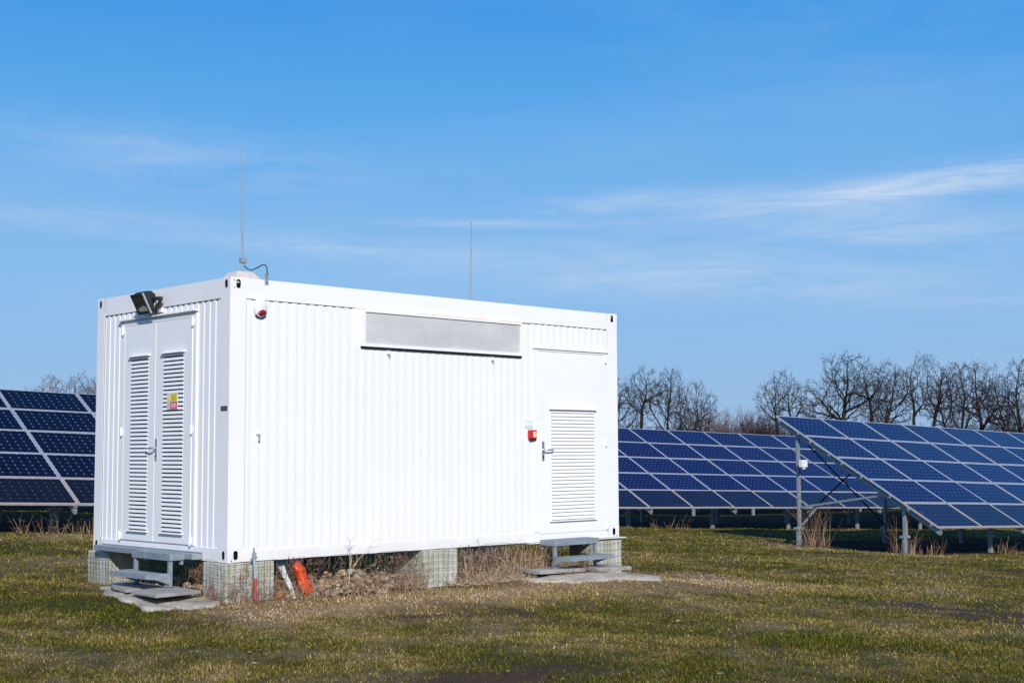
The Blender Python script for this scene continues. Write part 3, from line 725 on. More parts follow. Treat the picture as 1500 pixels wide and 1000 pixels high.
ms = thing('marker_stake', (.27, -.14, gzf(.27,-.14)), 'thin stake painted red and grey blue against the front pier', 'stake')
zb = gzf(.27, -.14) - .05
MB().tube([(.268, -.125, zb), (.264, -.120, -.16)], .017, 8).build('lower_pipe', noisy('faded_red_paint', [(.3, (.34,.045,.045)), (.7, (.46,.09,.08))], 12, .6), ms)
MB().tube([(.264, -.120, -.16), (.256, -.112, .045)], .0165, 8).build('upper_pipe', noisy('grey_blue_paint', [(.3, (.24,.34,.42)), (.7, (.36,.44,.50))], 14, .6), ms)
MB().tube([(.256, -.112, .045), (.254, -.110, .10)], [.024, .022], 8).tube([(.254,-.11,.10),(.252,-.105,.15)], .012, 7).tube([(.22,-.105,.03),(.29,-.10,.05)], .013, 6).build('cap', GALVD, ms)

def lump_tube(pts, rs, n, seed, squash=1.0, fold=.25):
    """folded cloth / rough piece: tube with noisy radius"""
    mb = MB(); pts = [Vector(p) for p in pts]; M = len(pts); u = None
    for i, p in enumerate(pts):
        d = (pts[min(i+1, M-1)] - pts[max(i-1, 0)]).normalized()
        u = d.orthogonal().normalized() if u is None else (u - d*u.dot(d)).normalized()
        w = d.cross(u)
        for k in range(n):
            t = 2*math.pi*k/n; q = 1 + fold * noise.noise((math.cos(t)*2 + seed, math.sin(t)*2, i*.55)) + fold*.7*math.sin(5*t + i*.6 + seed)
            mb.v.append(tuple(p + (u*math.cos(t) + w*math.sin(t)*squash) * rs[i] * q))
    for i in range(M-1):
        for k in range(n): k2 = (k+1) % n; mb.f.append((i*n+k, i*n+k2, (i+1)*n+k2, (i+1)*n+k)); mb.m.append(0)
    mb.f += [tuple(reversed(range(n))), tuple((M-1)*n + k for k in range(n))]; mb.m += [0, 0]
    return mb
ORNG = noisy('orange_plastic', [(.3, (.58,.060,.014)), (.7, (.74,.11,.03))], 9, .45)
A = Vector((.84, -.005, -.055)); Bv = Vector((1.015, -.03, -.36))
pts = [A + (Bv-A)*t + Vector((.02*math.sin(t*7), 0, 0)) for t in [i/9 for i in range(10)]]
tag(lump_tube(pts, [.052,.072,.076,.074,.076,.08,.084,.088,.09,.072], 18, 2, .7, .22).build('orange_sheet', ORNG, smooth=True), 'crumpled orange plastic sheet leaning under the container', 'plastic sheet')
BOARD = noisy('peeling_white_board', [(.30, (.30,.27,.22)), (.46, (.62,.60,.55)), (.8, (.72,.70,.66))], 16, .8, .4, 50, .004)
bt = MB().extrude([(.625,-.03,-.075),(.690,-.03,-.06),(.735,-.05,-.20),(.715,-.05,-.205),(.665,-.05,-.19)], (0,.03,0)).extrude([(.672,-.06,-.205),(.738,-.06,-.20),(.800,-.09,-.40),(.790,-.09,-.455),(.755,-.09,-.44),(.735,-.08,-.33)], (.0,.03,0))
tag(bt.build('broken_board', BOARD, bevel=.004), 'broken white painted board leaning left of the orange sheet', 'board')

def rock(mb, c, s, seed, sq=.7, m=0):
    bm = bmesh.new(); bmesh.ops.create_icosphere(bm, subdivisions=1, radius=1)
    vs = []
    for v in bm.verts:
        q = 1 + .45 * noise.noise(v.co * 1.3 + Vector((seed*3.7, seed, 0)))
        vs.append((c[0] + v.co.x*s*q, c[1] + v.co.y*s*q*.9, c[2] + v.co.z*s*sq*q))
    mb.add(vs, [tuple(v.index for v in f.verts) for f in bm.faces], m); bm.free()
STONE = noisy('rubble_stone', [(.25, (.26,.17,.10)), (.5, (.44,.33,.22)), (.8, (.60,.53,.43))], 3.1, .9, .4, 30, .01)
rk = MB()
for i in range(640):
    x = random.uniform(.6, 2.6); hump = .20 * math.exp(-((x-1.75)/.85)**2) + .05; y = random.uniform(-.06, .55)
    up = hump * min(1, (y + .12) / .25)
    rock(rk, (x, y, gzf(x, y) + up * random.uniform(.2, 1)), random.choice((.016, .022, .03, .04, .055)), i)
for i in range(160):
    y = random.uniform(.42, 2.5); x = random.uniform(-.02, .5); rock(rk, (x, y, gzf(x, y) + random.uniform(0, .10)), random.choice((.02, .03, .045)), i + 700)
for i in range(70):
    x = random.uniform(3.2, 4.6); rock(rk, (x, random.uniform(-.03, .4), gzf(x, 0) + random.uniform(0, .08)), random.choice((.02, .03, .04)), i + 900)
tag(rk.build('rubble', STONE), kind='stuff')
BRK = noisy('orange_brick', [(.3, (.30,.09,.02)), (.7, (.52,.20,.06))], 14, .9, .5, 40, .01)
bk = MB()
rock(bk, (.615, -.075, gzf(.62,-.08)+.05), .055, 3, .9)
tag(bk.build('brick_fragment', BRK), 'orange brown brick fragment at the foot of the front pier', 'brick')

WEED = {}
def weed_mat(nm, a, b):
    WEED[nm] = noisy(nm, [(.3, a), (.7, b)], 7, .85)
weed_mat('dark_weed_stem', (.09,.05,.03), (.24,.14,.08)); weed_mat('dry_brown_stem', (.12,.08,.06), (.26,.18,.13)); weed_mat('dry_tan_stem', (.34,.25,.16), (.54,.42,.28)); weed_mat('golden_dry_grass', (.34,.21,.07), (.50,.34,.13)); weed_mat('russet_stem', (.20,.105,.06), (.36,.21,.12))
def stem(mb, p, d, L, r, segs=5, wob=.25, droop=.0, twigs=0, leaf=0, m=0, tr=.6):
    p = Vector(p); d = Vector(d).normalized(); pts = [p.copy()]
    for i in range(segs):
        d = (d + Vector((random.uniform(-wob, wob), random.uniform(-wob, wob), random.uniform(-wob, wob)*.6 - droop))).normalized(); p = p + d * L / segs; pts.append(p.copy())
    mb.tube(pts, [r * (1 - .7*i/segs) for i in range(segs+1)], 3, False, m)
    for t in range(twigs):
        k = random.randint(1, segs); dd = Vector((random.uniform(-1,1), random.uniform(-1,1), random.uniform(-.2, 1)))
        stem(mb, pts[k], dd, L * random.uniform(.15, .4), r*tr, 3, .4, droop, 0, leaf, m)
    for t in range(leaf):
        k = random.randint(1, segs); q = pts[k]; s_ = random.uniform(.005, .013)
        a_ = Vector((random.uniform(-1,1), random.uniform(-1,1), random.uniform(-1,1))).normalized()*s_; b_ = Vector((random.uniform(-1,1), random.uniform(-1,1), random.uniform(-1,1))).normalized()*s_*.6
        mb.add([q, q+a_+b_, q+a_*2, q+a_-b_], [(0,1,2,3)], m)
# bramble mass between middle and right pier
bm_ = MB()
for i in range(620):
    x = 3.17 + (4.75-3.17) * random.random(); y = random.uniform(-.16, .30)
    g = gzf(x, y); hang = random.random() < .30; L = random.uniform(.16, .50) * (1 - .35*max(0, (x-4.2)/.5))
    if hang: stem(bm_, (x, y, random.uniform(-.10, .0)), (random.uniform(-.25,.25), random.uniform(-.3,.1), -1), L*.9, .0032, 6, .22, .0, 1, 1, random.choice((0,1,2)))
    else: stem(bm_, (x, y, g), (random.uniform(-.35,.35), random.uniform(-.30,.2), 1), L, .0042, 6, .22, .01, 1, 1, random.choice((0,1,1,2)))
for i in range(420):  # matted layer low down
    x = random.uniform(3.15, 4.5); y = random.uniform(-.22, .1); stem(bm_, (x, y, gzf(x,y)), (random.uniform(-.8,.8), random.uniform(-.5,.3), .7), random.uniform(.08,.22), .0032, 4, .35, .05, 1, 2, random.choice((0,1,2)))
for i in range(260):  # fallen tangle at the base
    x = random.uniform(2.9, 4.1); y = random.uniform(-.42, -.08); stem(bm_, (x, y, gzf(x,y)+.02), (random.uniform(-1,1), random.uniform(-1,1), random.uniform(.05,.6)), random.uniform(.1,.3), .003, 4, .35, .06, 1, 1, random.choice((0,1,1)))
tag(bm_.build('dead_brambles', [WEED['dry_brown_stem'], WEED['dry_tan_stem'], WEED['russet_stem']]), kind='stuff')
# golden dry grass behind the single-door steps
gg = MB()
for i in range(900):
    x = random.uniform(4.25, 5.55); y = random.uniform(.05, .42); g = gzf(x, y)
    stem(gg, (x, y, g), (random.uniform(-.3,.3), random.uniform(-.5,.1), 1), random.uniform(.2, .42), .003, 4, .25, .05, 0, 1, random.choice((0,0,0,1)))
tag(gg.build('dry_grass', [WEED['golden_dry_grass'], WEED['dry_tan_stem']]), kind='stuff')
# thin twiggy undergrowth over the rubble and front pier
tw = MB()
for i in range(640):
    x = random.uniform(.58, 2.62); y = random.uniform(-.24, .25); g = gzf(x, y) + (.06 if y > 0 else 0)
    stem(tw, (x, y, g), (random.uniform(-.5,.5), random.uniform(-.4,.2), 1), random.uniform(.08, .26) * (1.3 if x > 2 else 1), .0026, 5, .35, .02, 2, 1, random.choice((0,0,1,2)))
for i in range(90):
    x = random.uniform(.6, 2.6); stem(tw, (x, random.uniform(-.06,.02), random.uniform(-.06, .03)), (random.uniform(-.6,.6), random.uniform(-.3,.2), -1), random.uniform(.08,.28), .0022, 5, .4, 0, 2, 2, random.choice((0,2)))
for i in range(70):
    x = random.uniform(-.04, .58); stem(tw, (x, -.085, gzf(x,-.08)), (random.uniform(-.5,.5), 0, 1), random.uniform(.15, .45), .0022, 6, .3, 0, 3, 1, random.choice((0,2)))
for i in range(40):
    y = random.uniform(.05, .5); stem(tw, (-.07, y, gzf(-.07,y)), (0, random.uniform(-.5,.5), 1), random.uniform(.1, .3), .0022, 6, .3, 0, 2, 1, random.choice((0,2)))
for i in range(60):
    y = random.uniform(.45, .72); stem(tw, (random.uniform(.02,.12), y, random.uniform(-.08,.0)), (random.uniform(-.4,.2), random.uniform(-.5,.5), -1), random.uniform(.08,.2), .003, 4, .3, 0, 1, 4, 2)
for cx_, cy_ in ((4.45,-.52),(4.98,-.56),(5.2,-1.0),(-.1,.02),(.3,-.2)):
    for i in range(26):
        x = random.gauss(cx_, .10); y = random.gauss(cy_, .06); stem(tw, (x, y, gzf(x,y) + random.uniform(.02, .07)), (random.uniform(-1,1), random.uniform(-1,1), random.uniform(.0,.5)), random.uniform(.06,.2), .0026, 4, .35, .08, 1, 1, random.choice((0,0,2)))
tag(tw.build('dead_twigs', [WEED['dry_brown_stem'], WEED['dry_tan_stem'], WEED['russet_stem']]), kind='stuff')
def clump(name, x, y, n, h, rad, label, cat, group, mats, lean=.25, leaf=1, tw_=1, r=.005, tall=None):
    mb = MB()
    for i in range(n):
        a = random.uniform(0, 2*math.pi); q = rad * math.sqrt(random.random()); X = x + q*math.cos(a); Y = y + q*math.sin(a)
        stem(mb, (X, Y, gzf(X, Y) - .01), (random.uniform(-lean,lean) + .3*math.cos(a)*q/rad, random.uniform(-lean,lean) + .3*math.sin(a)*q/rad, 1), h * random.uniform(.25, 1)**1.4, r, 6, .20, .015, tw_, leaf, random.randrange(len(mats)))
    o = mb.build(name, mats); return tag(o, label, cat, group)
m3 = [WEED['dark_weed_stem'], WEED['russet_stem'], WEED['dark_weed_stem'], WEED['dry_tan_stem']]
sap = MB(); random.seed(21)
stem(sap, (1.47, -.12, gzf(1.47,-.12)), (.12, 0, 1), .40, .009, 5, .10, 0, 0); 
for s_, dd, L in (((1.50,-.12,-.20), (.55,0,1), .26), ((1.50,-.12,-.18), (-.25,.05,1), .34), ((1.52,-.12,-.12), (.9,0,.55), .40), ((1.50,-.12,-.25), (.7,0,.45), .34), ((1.50,-.12,-.1), (.05,0,1), .22)): stem(sap, s_, dd, L, .005, 5, .14, 0, 3, 1)
tag(sap.build('dead_sapling', WEED['dry_tan_stem']), 'pale bare sapling standing before the rubble, taller than the rail bottom', 'sapling')
WG = 'dry weed clumps at the solar table posts'
clump('weed_clump', 19.70, 6.05, 60, 1.25, .30, 'tall dry weed clump at the foot of the tall left table post', 'weeds', WG, m3, r=.0042)
clump('weed_clump', 18.95, 3.40, 26, .95, .26, 'dry weed stalks left of the short front table post', 'weeds', WG, m3, r=.0042)
clump('weed_clump', 19.72, 3.25, 34, 1.05, .34, 'dry weed stalks right of the short front table post', 'weeds', WG, m3, .45, r=.0042)
clump('weed_clump', 22.5, 2.85, 24, .6, .35, 'small dry weed tuft beside the second front post of the near table', 'weeds', WG, m3, .5, r=.0042)
clump('weed_clump', 3.15, 11.15, 40, .45, .45, 'russet dry weeds left of the stub post behind the container', 'weeds', WG, m3, .5, r=.0042)
clump('weed_clump', 4.15, 11.2, 34, .75, .35, 'thin tall dry weeds right of the stub post behind the container', 'weeds', WG, m3, .4, r=.004)
clump('weed_clump', 1.45, 11.1, 40, .5, .4, 'low dry weeds under the left table at the frame edge', 'weeds', WG, m3, .6, r=.004)
clump('weed_clump', 22.2, 12.6, 30, .5, .6, 'low dry weeds beside the back table stub posts right of the container', 'weeds', WG, m3, .5, r=.005)

# leaf litter
LEAF = noisy('leaf_litter', [(.3, (.22,.12,.06)), (.7, (.5,.38,.25))], 3, .8)
lf = MB()
for i in range(260):
    rr = math.exp(random.uniform(math.log(7), math.log(30))); th = R(46 + random.uniform(-24, 24)); x = CX + rr*math.cos(th); y = CY + rr*math.sin(th)
    if 0 < x < 6 and 0 < y < 2.9: continue
    s_ = random.uniform(.012, .03); a_ = random.uniform(0, 6.28); z = gzf(x,y) + .03
    u = Vector((math.cos(a_), math.sin(a_), random.uniform(-.4,.4)))*s_; w = Vector((-math.sin(a_), math.cos(a_), random.uniform(-.4,.4)))*s_*.6; c = Vector((x,y,z))
    lf.add([c-u, c+w, c+u, c-w], [(0,1,2,3)])
tag(lf.build('fallen_leaves', LEAF), kind='stuff')

# ------------------------------------------------------------------ solar tables
PW, PH = 1.648, .988; PX, PY = 1.67, 1.01
def panel_meshes():
    g = .027; me = bpy.data.meshes.new('solar_panel')
    z1, z0 = -.004, -.012
    v = [(g-.004,g-.004,z0),(PW-g+.004,g-.004,z0),(PW-g+.004,PH-g+.004,z0),(g-.004,PH-g+.004,z0),(g-.004,g-.004,z1),(PW-g+.004,g-.004,z1),(PW-g+.004,PH-g+.004,z1),(g-.004,PH-g+.004,z1)]
    f = [(4,5,6,7),(0,3,2,1),(0,1,5,4),(1,2,6,5),(2,3,7,6),(3,0,4,7)]
    me.from_pydata(v, [], f); uv = me.uv_layers.new(name='UVMap')
    for i, c in enumerate([(0,0),(1,0),(1,1),(0,1)]): uv.data[i].uv = (c[0]*1.012-.006, c[1]*1.012-.006)
    fm = MB()
    fm.box(0, PW, 0, g, -.040, 0).box(0, PW, PH-g, PH, -.040, 0).box(0, g, g, PH-g, -.040, 0).box(PW-g, PW, g, PH-g, -.040, 0)
    return me, fm
PANEL_ME, FRAME_MB = panel_meshes()
PROTO = {}
def panel_kind(cells, alu):
    k = (cells.name, alu.name)
    if k not in PROTO:
        a = PANEL_ME.copy(); a.materials.clear(); a.materials.append(cells)
        t_ = FRAME_MB.build('panel_frame', alu); b = t_.data; bpy.data.objects.remove(t_)
        PROTO[k] = (a, b)
    return PROTO[k]
TILTLAB = 'solar panel tables'
def solar_table(P0, a, s, theta, c0, c1, cells, cellsd, label, bay0, bays, detail=True):
    P0 = Vector(P0); ex = Vector((math.cos(a), math.sin(a), s)); n = Vector((-math.sin(a), math.cos(a), 0)); ey = n*math.cos(theta) + Vector((0,0,math.sin(theta)))
    G = lambda c, r, d=0: P0 + ex*(c*PX) + ey*(r*PY) + nz*d
    X = ex.normalized(); nz = X.cross(ey).normalized(); Yv = nz.cross(X)
    base = P0 + ex*(c0*PX); base.z = gzf(base.x, base.y)
    root = thing('solar_table', tuple(base), label, 'solar panels', TILTLAB)
    rot = Matrix((X, Yv, nz)).transposed().to_4x4()
    for r in range(5):
        me, fme = panel_kind(cellsd if r == 0 else cells, ALUD if r == 0 else ALU)
        for c in range(c0, c1):
            p = G(c, r) + X*.011 + Yv*.011
            p = p + nz * random.uniform(-.002, .002)
            o = bpy.data.objects.new('solar_panel', me); COL.objects.link(o); o.parent = root
            o.matrix_local = Matrix.Translation(p - base) @ rot @ Matrix.Rotation(random.gauss(0, .0035), 4, 'X') @ Matrix.Rotation(random.gauss(0, .0025), 4, 'Y')
            fo = bpy.data.objects.new('panel_frame', fme); COL.objects.link(fo); fo.parent = o
            if r == 0: o['label'] = 'dusty solar panel of the lowest row'
    # purlins along the table
    for r in (.18, .82, 1.35, 2.2, 2.8, 3.2, 3.8, 4.2, 4.82):
        if detail or r in (.18, 2.2, 4.82): MB().beam(G(c0, r, -.065) , G(c1, r, -.065), .04, .045, nz).build('purlin', GALVD, root)
    for b in range(bays):
        c = bay0 + 2*b
        if c > c1: break
        MB().beam(G(c, -.03, -.150), G(c, 4.98, -.150), .055, .085, nz).build('rafter', GALV, root, bevel=.004)
        for r in (.06, 1.0, 2.0, 3.0, 4.0): 
            q = G(c, r, -.07); MB().beam(q - ey*.05, q + ey*.05, .075, .03, nz).build('clip', GALV, root)
        for kind, r in (('front_post', .98), ('back_post', 4.29)):
            t_ = G(c, r, -.175); foot = gzf(t_.x, t_.y); bx = 0
            pm = MB(); w = .075 if kind == 'back_post' else .085
            pm.beam((t_.x, t_.y, foot + .36), (t_.x, t_.y, t_.z + .02), w, w, (0,1,0))
            post = pm.build('post', GALV, root, bevel=.006)
            MB().box(t_.x-.15, t_.x+.11, t_.y-.06, t_.y+.06, foot+.365, foot+.42).build('bracket', GALV, post, bevel=.004)
            pl_ = MB().box(t_.x-.115, t_.x-.055, t_.y-.05, t_.y+.02, foot-.15, foot+.3645).box(t_.x+.005, t_.x+.05, t_.y-.02, t_.y+.05, foot-.15, foot+.3645); pl_.build('pile', GALVD, post, bevel=.004)
            MB().beam(t_ + ex*-.05, t_ + ex*.05, .14, .03, nz).build('head_plate', GALVD, post)
        bk_ = G(c, 4.29, -.18); zb_ = gzf(bk_.x, bk_.y) + .88
        MB().beam((bk_.x, bk_.y-.04, zb_), G(c, 1.62, -.19), .045, .045, nz).build('strut', GALV, root)
        if detail and b + 1 < bays and c + 2 <= c1 and b % 2 == 0:
            k_ = G(c+2, 4.29, -.18); zk = gzf(k_.x, k_.y)
            MB().tube([(bk_.x+.03, bk_.y-.05, bk_.z), (k_.x-.03, k_.y-.05, zk+.42)], .018, 6).tube([(k_.x-.03, k_.y-.06, k_.z), (bk_.x+.03, bk_.y-.06, zb_-.28)], .018, 6).build('cross_brace', BLACK, root)
            MB().beam((bk_.x+.75, bk_.y-.06, zb_+.04), (bk_.x+.02, bk_.y-.06, zb_-.42), .035, .035).build('knee_brace', GALVD, root)
    return root, G
NEARP = (19.1309, 2.6182, -.4883)
t1, G1 = solar_table(NEARP, -.0777, -.0331, .5131, 0, 9, CELL_BLUE, CELL_BLUE_D, 'near solar table on the right, its sloping end and tall steel post in the open', .1, 6)
jb = thing('junction_box', (19.42, 6.24, .76), 'small white junction box strapped to the tall left post of the near solar table', 'junction box')
MB().box(19.30, 19.50, 6.13, 6.235, .76, .93).build('case', WHITE2, jb, bevel=.008)
MB().box(19.36, 19.44, 6.15, 6.215, .715, .7595).build('cable_gland', WHITE2, jb, bevel=.005)
t2, G2 = solar_table((21.0006, 12.2370, -.3720), -.0987, -.0282, .4850, -2, 15, CELL_BLUE, CELL_BLUE_D, 'long blue solar table behind the container, seen between it and the near table', 0.06, 8, False)
t3, G3 = solar_table((3.6651, 10.7088, .2559), -.0821, -.0333, .4592, -4, 3, CELL_DARK, CELL_DARK_D, 'dark solar table left of the container with wide pale panel seams', -.02-4+.0, 4, False)

t4, G4 = solar_table((20.2, 21.3, -.05), -.0987, -.0240, .4850, 6, 25, CELL_BLUE, CELL_BLUE_D, 'farthest solar table, a hidden row added to shade the gap beneath the long blue one', 6.06, 9, False)  # hidden row, added to darken the gap under the table ahead
t5, G5 = solar_table((3.0, 19.6, .40), -.0821, -.0333, .4592, -5, 5, CELL_DARK, CELL_DARK_D, 'second dark solar table behind the left one, an unseen row added to shade the gap beneath it', 0, 4, False)  # unseen row too, added for its shade under the left table

# ------------------------------------------------------------------ trees
def bark(nm, a, b): return noisy(nm, [(.3, a), (.7, b)], 1.5, .9)
BARK = bark('oak_bark', (.013,.010,.009), (.030,.024,.021)); TWIG = bark('twig_bark', (.022,.016,.015), (.048,.034,.031)); TWIG2 = bark('purple_twig', (.085,.060,.062), (.135,.098,.094))
def make_tree(seed, rx, rz, zc, forks, tmat, npt=1150, lobes=7):
    """12 m bare oak: limbs reach for points spread through an uneven lobed crown, radii add up towards the trunk"""
    rg = np.random.default_rng(seed); H = 12.0
    cen = np.zeros((lobes, 3)); rad = np.zeros(lobes)
    for i in range(lobes):
        a_ = 2*math.pi*(i/lobes + rg.uniform(-.06,.06)); q = rg.uniform(.45, .72) * (i % 7 != 6)
        cen[i] = (rx*q*math.cos(a_), rx*q*math.sin(a_), zc + rz*rg.uniform(-.45, .45)); rad[i] = rg.uniform(.36, .52)*rx
    cen[-1] = (0, 0, zc + rz*.55); rad[-1] = rx*.5
    pts = rg.uniform(-1, 1, (npt*9, 3)) * np.array([rx*1.15, rx*1.15, rz*1.1]) + np.array([0, 0, zc])
    ok = (np.linalg.norm((pts[:, None] - cen[None]) / np.array([1, 1, .92]), axis=2) < rad).any(1); pts = pts[ok][:npt]
    P = []; par = []
    for f in range(forks):
        a_ = 2*math.pi*f/forks + seed; d = Vector((.22*math.cos(a_)*(forks > 1), .22*math.sin(a_)*(forks > 1), 1)); q = Vector((.25*math.cos(a_)*(forks > 1), .25*math.sin(a_)*(forks > 1), -.4)); prev = -1
        while q.z < zc - rz*rg.uniform(.78, .95):
            P.append(tuple(q)); par.append(prev); prev = len(P) - 1
            d = (d + Vector((rg.normal(0,.09), rg.normal(0,.09), .06))).normalized(); q = q + d*.42
        P.append(tuple(q)); par.append(prev)
    P = [np.array(v) for v in P]; A = pts; near = np.zeros(len(A), int); dist = np.full(len(A), 1e9)
    def upd(lo):
        nonlocal near, dist
        Q = np.array(P[lo:]); D = np.linalg.norm(A[:, None] - Q[None], axis=2); k = D.argmin(1); dm = D[np.arange(len(A)), k]
        m = dm < dist; near[m] = k[m] + lo; dist[m] = dm[m]
    upd(0); used_ = {}
    for it in range(90):
        if not len(A): break
        lo = len(P); new = []
        for k in np.unique(near):
            if used_.get(k, 0) >= 3: continue
            v = A[near == k] - P[k]; v = (v / np.linalg.norm(v, axis=1)[:, None]).sum(0); v /= (np.linalg.norm(v) + 1e-9)
            pd = P[k] - P[par[k]] if par[k] >= 0 else np.array([0,0,1.]); pd = pd / (np.linalg.norm(pd) + 1e-9)
            v = v + .85*pd + rg.normal(0, .16, 3) + np.array([0,0,.16]); v /= np.linalg.norm(v)
            used_[k] = used_.get(k, 0) + 1; new.append((P[k] + v*.40, k))
        if not new: break
        for q, k in new: P.append(q); par.append(k)
        upd(lo); keep = dist > .52; A = A[keep]; near = near[keep]; dist = dist[keep]
    n = len(P); ch = [[] for _ in range(n)]
    for i in range(n):
        if par[i] >= 0: ch[par[i]].append(i)
    r = np.zeros(n); tr_, cr_ = MB(), MB(); ex_ = 2.15
    for i in range(n-1, -1, -1): r[i] = .0235 if not ch[i] else (sum(r[c]**ex_ for c in ch[i]))**(1/ex_)
    r *= min(1.0, .46 / r.max()) if r.max() > .46 else 1.0
    for i in range(n):
        if par[i] < 0: continue
        a_, b_ = P[par[i]], P[i]; big = r[i] > .055
        (tr_ if big else cr_).tube([a_, b_], [min(r[par[i]], r[i]*1.25), r[i]], 6 if big else 3, False)
        if r[i] < .040:
            d = Vector(b_ - a_).normalized()
            for t in range(3 if not ch[i] else 1):
                dd = (d*.8 + Vector(rg.normal(0, .55, 3)) + Vector((0,0,.12))).normalized(); L = rg.uniform(.35, .85); q = Vector(b_); m_ = q + dd*L*.55; e_ = m_ + (dd + Vector(rg.normal(0,.35,3))).normalized()*L*.5
                cr_.tube([q, m_, e_], [.014, .011, .008], 3, False)
                for u in range(2):
                    dd2 = (dd + Vector(rg.normal(0,.6,3))).normalized(); cr_.tube([m_, m_ + dd2*L*rg.uniform(.3,.6)], [.009, .006], 3, False)
    zs = sorted(v[2] for v in cr_.v); k = H / zs[int(len(zs)*.997)]
    for m_ in (tr_, cr_): m_.v = [(v[0]*k, v[1]*k, v[2]*k) for v in m_.v]
    root = bpy.data.objects.new('bare_tree', None); COL.objects.link(root); ORG[root.name] = Vector(); root.empty_display_size = .3
    tr_.build('trunk', BARK, root); cr_.build('crown', tmat, root)
    return root
protos = [make_tree(*a) for a in ((3, 4.3, 4.0, 7.9, 2, TWIG), (8, 5.8, 4.2, 7.7, 1, TWIG), (14, 3.4, 4.2, 7.8, 1, TWIG), (22, 4.4, 4.2, 7.7, 1, TWIG), (31, 4.9, 4.3, 7.5, 2, TWIG))]
pr2 = [make_tree(*a) for a in ((41, 4.0, 4.2, 7.6, 1, TWIG2), (47, 4.6, 4.2, 7.5, 2, TWIG2))]
used = set()
def place(pr_, x, y, top, rz, wid, label, group):
    if pr_.name in used:
        o = pr_.copy(); COL.objects.link(o)
        for ch in list(pr_.children):
            c = ch.copy(); COL.objects.link(c); c.parent = o
    else: o = pr_; used.add(pr_.name)
    z = gzf(x, y); h = (top - z) / 12.0
    o.location = (x, y, z); o.rotation_euler = (0, 0, R(rz)); o.scale = (h*wid*.80, h*wid*.80, h); tag(o, label, 'tree', group); return o
GT = 'bare trees beyond the solar field'
TR = [(114.9,73.8,9.8,0,20,1.0,'bare twin-stemmed tree above the left end of the near solar table'),
 (118.3,68.7,11.5,1,75,1.12,'tall wide-spreading bare tree, highest left of centre above the near table'),
 (119.6,66.6,10.9,2,130,.95,'narrow bare tree close right of the wide-spreading one'),
 (120.7,64.8,10.5,3,200,.95,'rounded bare tree left of the tall central one in the right-hand row'),
 (122.6,61.7,11.2,0,150,1.05,'tall bare tree in the middle of the right-hand row, rising over its neighbours'),
 (124.1,58.9,10.2,4,20,1.0,'dense dark bare tree right of the tall central one'),
 (125.3,56.8,10.3,1,260,1.0,'dense bare tree with crooked limbs, third from the right frame edge'),
 (126.2,54.9,8.9,3,40,.9,'lower bare tree in the dip before the right frame edge'),
 (127.2,52.9,10.5,4,190,1.0,'bare tree crossing the right frame edge'),
 (128.4,50.6,10.8,2,10,1.1,'bare tree mostly outside the right frame edge'),
 (103.9,87.6,9.2,3,300,.95,'bare tree half hidden behind the right end of the container'),
 (105.7,85.6,10.5,2,250,1.0,'upright bare tree standing next to the container edge'),
 (107.5,83.4,10.1,4,100,.9,'bare tree between the upright one by the container and the squat one'),
 (109.3,81.3,8.8,1,170,.72,'squat round bare tree, rightmost of the group beside the container')]
for x, y, t_, k, rz, w, lb in TR: place(protos[k], x, y, t_, rz, w, lb, GT)
GL = 'purplish bare trees behind the left solar table'
for x, y, t_, k, rz, w, lb in [(69.0,155.9,9.6,1,60,.9,'small purplish bare tree at the left end of the far left group'), (71.2,154.9,11.3,0,10,.9,'taller purplish bare tree in the far left group'), (74.0,153.4,11.6,1,200,.95,'tallest purplish bare tree of the far left group'), (76.6,152.3,11.2,0,140,1.0,'purplish bare tree touching the left side of the container')]:
    place(pr2[k], x, y, t_, rz, w, lb, GL)
# brush mass under the trees
BR1 = bark('brush_twig', (.075,.048,.042), (.14,.092,.078))
br_ = MB(); random.seed(5)
def brush(x, y, h, w, n):
    z = gzf(x, y)
    for i in range(n):
        a = random.uniform(0, 6.28); q = w*random.random(); p = Vector((x + q*math.cos(a), y + q*math.sin(a), z)); L = h*random.uniform(.6, 1.05)
        d = Vector((random.uniform(-.35,.35), random.uniform(-.35,.35), 1)); e = p + d.normalized()*L; mid = p + d.normalized()*L*.5
        br_.tube([p, mid + Vector((random.uniform(-.2,.2), random.uniform(-.2,.2), 0)), e], [.032, .020, .012], 3, False)
        for t in range(7):
            f = random.uniform(.35, .98); s_ = p + (e-p)*f; dd = Vector((random.uniform(-1,1), random.uniform(-1,1), random.uniform(.1,1.1))).normalized()
            br_.tube([s_, s_ + dd*L*random.uniform(.1,.28)], [.014, .009], 3, False)
for i in range(70):
    f = i / 69; x = 96 + (134-96)*f + random.uniform(-1,1); y = 112 + (56-112)*f + random.uniform(-1.5,1.5)
    brush(x, y, random.uniform(4.6, 6.4) + (.9 if .47 < f < .63 else 0), 1.8, 34 + (40 if .47 < f < .63 else 12))
for i in range(26):
    f = i / 25; brush(62 + 20*f, 171 - 8*f, random.uniform(5.5, 8.5), 1.8, 24)
tag(br_.build('undergrowth', BR1), kind='stuff')

